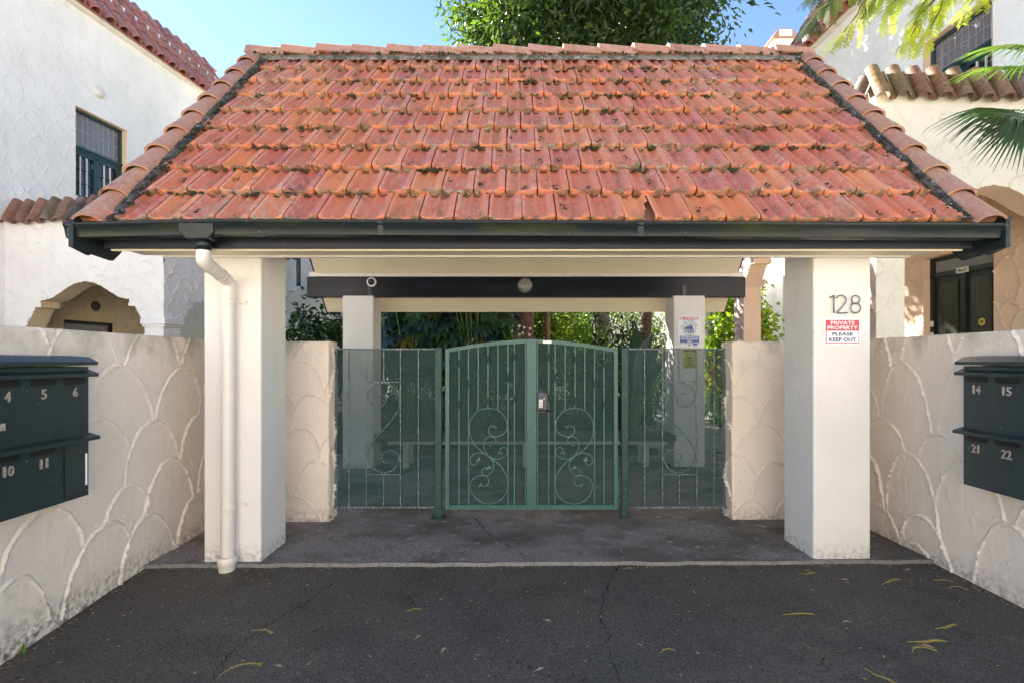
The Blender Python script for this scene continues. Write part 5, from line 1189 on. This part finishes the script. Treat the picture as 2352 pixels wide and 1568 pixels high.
# strelitzia paddles
T = thing('paddle_plant', 'upright blue green paddle leaved plant beside right gate post', 'plant', (2.0, 8.95, 0)); r = random.Random(3); V, F, C = [], [], []; st = MB()
for (dx, dy, lean, L) in ((1425, 800, -.45, .85), (1462, 748, .02, .85), (1445, 815, -.2, .6), (1490, 770, .35, .75), (1505, 790, .5, .7), (1478, 800, .1, .6), (1415, 790, -.7, .7), (1520, 820, .5, .6), (1450, 850, -.4, .5), (1490, 850, .3, .5)):
    tip = at(dx, dy, 8.9 + r.uniform(-.2, .2)); d = Vector((lean, r.uniform(-.2, .2), 1)).normalized(); b = tip - d * L; s_ = Vector((1, r.uniform(-.7, .7), 0)); s_ = (s_ - d * s_.dot(d)).normalized(); nm = d.cross(s_); n0 = len(V); cc = [x * r.uniform(.8, 1.2) for x in (.035, .075, .055)]
    for k in range(8):
        t = k / 7; w_ = .115 * math.sin(math.pi * min(1, .06 + t * .94)) ** .7 + .002; c = b + d * L * t - nm * .12 * t * t
        V += [tuple(c - s_ * w_ + nm * w_ * .45), tuple(c), tuple(c + s_ * w_ + nm * w_ * .45)]; C += [cc] * 3
    for k in range(7):
        for j in range(2): q = n0 + k * 3 + j; F.append((q, q + 1, q + 4, q + 3))
    st.tube(crom([(2.0 + r.uniform(-.1, .1), 8.95, -.02), (2.0 + (b.x - 2.0) * .5, 8.95, b.z * .5), b], 4), .014, 6)
st.build('leaf_stalk', M_stem, T, smooth=True); add('foliage', npmesh('foliage', V, F, True, C), M_gloss, T)
# strap-leaved clump and pink flowers by the path
r = random.Random(17); V, F, C = [], [], []
for k in range(500):
    b = Vector((r.uniform(4.0, 5.6), r.uniform(10.2, 12.2), .0)); 
    if b.x < 4.65 and b.y < 12 : b.x += .5
    a = r.uniform(0, 6.28); l = r.uniform(.3, .75); d = Vector((math.cos(a) * .4, math.sin(a) * .4, 1)); s_ = Vector((-math.sin(a), math.cos(a), 0)) * .012; n0 = len(V); cc = [x * r.uniform(.7, 1.4) for x in (.08, .16, .02)]
    for t, w_ in ((0, 1), (.5, 1), (.85, .6), (1, .05)): c = b + d * l * t + Vector((math.cos(a), math.sin(a), -.6)) * l * .35 * t * t; V += [tuple(c - s_ * w_), tuple(c + s_ * w_)]; C += [cc] * 2
    for j in range(3): q = n0 + 2 * j; F.append((q, q + 1, q + 3, q + 2))
add('strap_grass', npmesh('strap_grass', V, F, True, C), M_leaf, label='sunlit strap leaved grass beside the garden path', cat='grass', kind='stuff')
for i, (dx, dy) in enumerate(((1632, 855), (1640, 845), (1650, 862), (1655, 852), (1645, 872), (1660, 860))):
    p = at(dx, dy, 10.9 + i * .08); T = thing('flower', 'pink flower among the strap leaves beside the path', 'flower', (p.x, p.y, 0), 'pink flowers by the path')
    MB().tube([(p.x, p.y, 0), p], .005, 5).build('stem', M_stem, T); P_ = np.tile(np.array(p), (14, 1)); V, F, C = leafcloud(P_, rdir(14) + np.array([0, 0, .4]), rdir(14), .075, .05, rcol(14, [(.62, .03, .12), (.7, .06, .18)])); add('petals', npmesh('petals', V, F, False, C), M_leaf, T)
# ------------------------------------------------------------------ litter on the driveway
def gleaf(dx, dy, kind, ang, L, col):
    x, y = gnd(dx, dy); z = asph_z(x, y) + .006; r = random.Random(int(dx * 7 + dy)); ca, sa = math.cos(ang), math.sin(ang)
    loc = lambda u, v, h=0: (x + u * ca - v * sa, y + u * sa + v * ca, z + h)
    m = MB()
    if kind == 'blade':
        pr = [(-.5, 0), (-.3, .16), (0, .22), (.3, .15), (.5, 0), (.3, -.15), (0, -.22), (-.3, -.16)]; m.poly([loc(a * L, b * L, .004 + .02 * abs(b)) for a, b in pr]); m.tube([loc(-.5 * L, 0, .004), loc(-.75 * L, .05 * L, .002)], .0012, 4)
    else:                                                # a comb of leaflets on a curved stalk
        cv = r.choice((-1, 1)) * r.uniform(.15, .45); P = crom([loc(-.6 * L, r.uniform(-.3, .3) * L, .002), loc(-.2 * L, 0, .006), loc(.15 * L, cv * .35 * L, .012), loc(.5 * L, cv * L, .006)], 5); m.tube(P, .0014, 4)
        for k in range(4, len(P)):
            d = (P[k] - P[k - 1]).normalized(); s = Vector((-d.y, d.x, 0)); w_ = L * r.uniform(.09, .15)
            for sg in (-1, 1): c = P[k]; m.poly([c - d * .0035, c + s * sg * w_ + d * .004, c + d * .0035])
    return m, col
items = [(555, 1530, 'comb', .5, .17), (605, 1449, 'comb', .2, .11), (948, 1403, 'comb', .5, .08), (1440, 1308, 'comb', -.3, .08), (870, 1290, 'comb', 0, .07), (2050, 1338, 'comb', -.1, .15), (1860, 1320, 'comb', 0, .10), (2165, 1335, 'comb', -.2, .10), (2195, 1350, 'comb', -.2, .08), (2180, 1445, 'comb', -.1, .13), (2125, 1480, 'comb', -.4, .14), (2140, 1475, 'comb', .3, .13), (2110, 1490, 'comb', .1, .12), (2030, 1560, 'comb', -.7, .14), (1835, 1415, 'comb', -.5, .14), (1530, 1495, 'comb', .2, .07),
         (1900, 1303, 'blade', -.6, .035), (1940, 1333, 'blade', -.4, .045), (1855, 1312, 'blade', -.2, .035), (1945, 1430, 'blade', .1, .04), (1018, 1495, 'blade', 1.3, .05), (1257, 1428, 'blade', -.6, .045), (640, 1533, 'blade', -.3, .045), (2130, 1487, 'blade', -.6, .06), (2085, 1240 + 70, 'blade', .2, .05), (1240, 1540, 'blade', .5, .045), (960, 1465, 'blade', 1, .04), (1110, 1290, 'blade', 0, .04)]
SPOT = {555: 'near the bottom edge left of centre', 605: 'along the left crack', 1440: 'under the right end of the slab edge', 2050: 'in front of the right wall'}
for i, (dx, dy, kd, ang, L) in enumerate(items):
    m, col = gleaf(dx, dy, kd, ang, L, None)
    m.build('fallen_leaf', M_yleaf if kd == 'comb' else M_bleaf, label='yellow comb shaped leaf fallen on the dark asphalt' if kd == 'comb' else 'small beige oval leaf fallen on the dark asphalt', cat='leaf', group='yellow comb leaves on the asphalt' if kd == 'comb' else 'beige oval leaves on the asphalt')
r = np.random.RandomState(5); n = 950; X = r.uniform(-2.6, 3.0, n); Y = r.uniform(1.9, 3.74, n)
X[:330] = r.uniform(-2.6, 3.0, 330); Y[:330] = 3.745 - np.abs(r.normal(0, .018, 330)); Z = np.array([asph_z(a, b) for a, b in zip(X, Y)]) + .004
X[330:440] = -2.655 + np.abs(r.normal(0, .03, 110)); X[440:550] = 3.015 - np.abs(r.normal(0, .03, 110)); Z = np.array([asph_z(a, b) for a, b in zip(X, Y)]) + .004
a = r.uniform(0, 6.28, n); D = np.stack([np.cos(a), np.sin(a), np.zeros(n)], 1); Nn = np.tile([0, 0, 1.], (n, 1))
V, F, C = leafcloud(np.stack([X, Y, Z], 1), D, Nn, r.uniform(.008, .032, n), r.uniform(.004, .010, n), rcol(n, [(.42, .33, .08), (.40, .28, .14), (.5, .42, .2), (.2, .10, .04), (.16, .09, .04)]), .1, -.02)
add('leaf_litter', npmesh('leaf_litter', V, F, False, C), M_leaf, label='tiny yellow leaflets and husks scattered over the asphalt', cat='litter', kind='stuff')
T = thing('weed', 'small green weed at the foot of the left wall', 'weed', (*gnd(55, 1500), -.12)); x, y = gnd(50, 1503)
V, F, C = leafcloud(np.tile([x, y, asph_z(x, y)], (7, 1)), rdir(7) * .5 + np.array([0, 0, 1.]), rdir(7), RNG.uniform(.03, .075, 7), .016, rcol(7, [(.10, .22, .02)])); add('leaves', npmesh('leaves', V, F, False, C), M_leaf, T)

# mid-height tree added behind the gatehouse roof to shade pillar and columns
T = thing('shade_tree', 'mid height tree added for shade left of the brown trunk, mostly hidden by the roof', 'tree', (-1.5, 12.9, 0))
limb_tree(None, [([(-1.5, 12.9, -.05), (-1.45, 12.9, 2), (-1.3, 12.9, 4.5)], .09, .05), ([(-1.42, 12.9, 2.4), (-2.4, 13, 3.6), (-3.2, 13, 4.6)], .045, .015), ([(-1.4, 12.9, 2.8), (-.4, 12.8, 4), (.6, 12.8, 5)], .045, .015)], M_barkg, 'trunk', T)
P, q, o = clumped((-1.2, 13, 4.9), (2.9, 1.4, 1.7), 15000, 150, .3, 31); n = len(P); D = o / .4 + rdir(n) * .8 + np.array([0, 0, -.35]); Nn = rdir(n) + np.array([0, 0, .8])
V, F, C = leafcloud(P, D, Nn, RNG.uniform(.13, .2, n), RNG.uniform(.06, .09, n), rcol(n, GREEN)); add('crown', npmesh('crown', V, F, False, C), M_leaf, T)

# unseen house across the street, added to bounce sunlight onto the gate front
T = thing('fill_house', 'unseen pale two storey house added across the street as front fill', 'house', (1, -12, 0))
M_opp = pm('opposite_render', (.84, .80, .73), .8, [(1.5, .4, .7, (.75, .71, .65))], [(40, .003, .4)])
MB().box(-11, 13, -20, -11, -.4, 6.8).build('wall', M_opp, T)
rf = MB().prism([(-11.5, -10.4, 6.7), (-11.5, -15.5, 9.6), (-11.5, -20.6, 6.7)], (25, 0, 0)).build('roof', M_skirt, T)
for zz in (.9, 3.9):
    for xx in (-8.6, -4.4, 5.2, 9.4):
        wn = MB().box(xx - .75, xx + .75, -11.0, -10.97, zz, zz + 1.5).build('window', M_glass, T)
        MB().box(xx - .85, xx + .85, -10.99, -10.9, zz - .1, zz).build('sill', M_wwhite, wn); MB().box(xx - .03, xx + .03, -10.968, -10.94, zz, zz + 1.5).build('glazing_bar', M_wwhite, wn)
MB().box(-.2, 1.0, -11.0, -10.95, -.35, 1.95).build('door', M_frame, T)
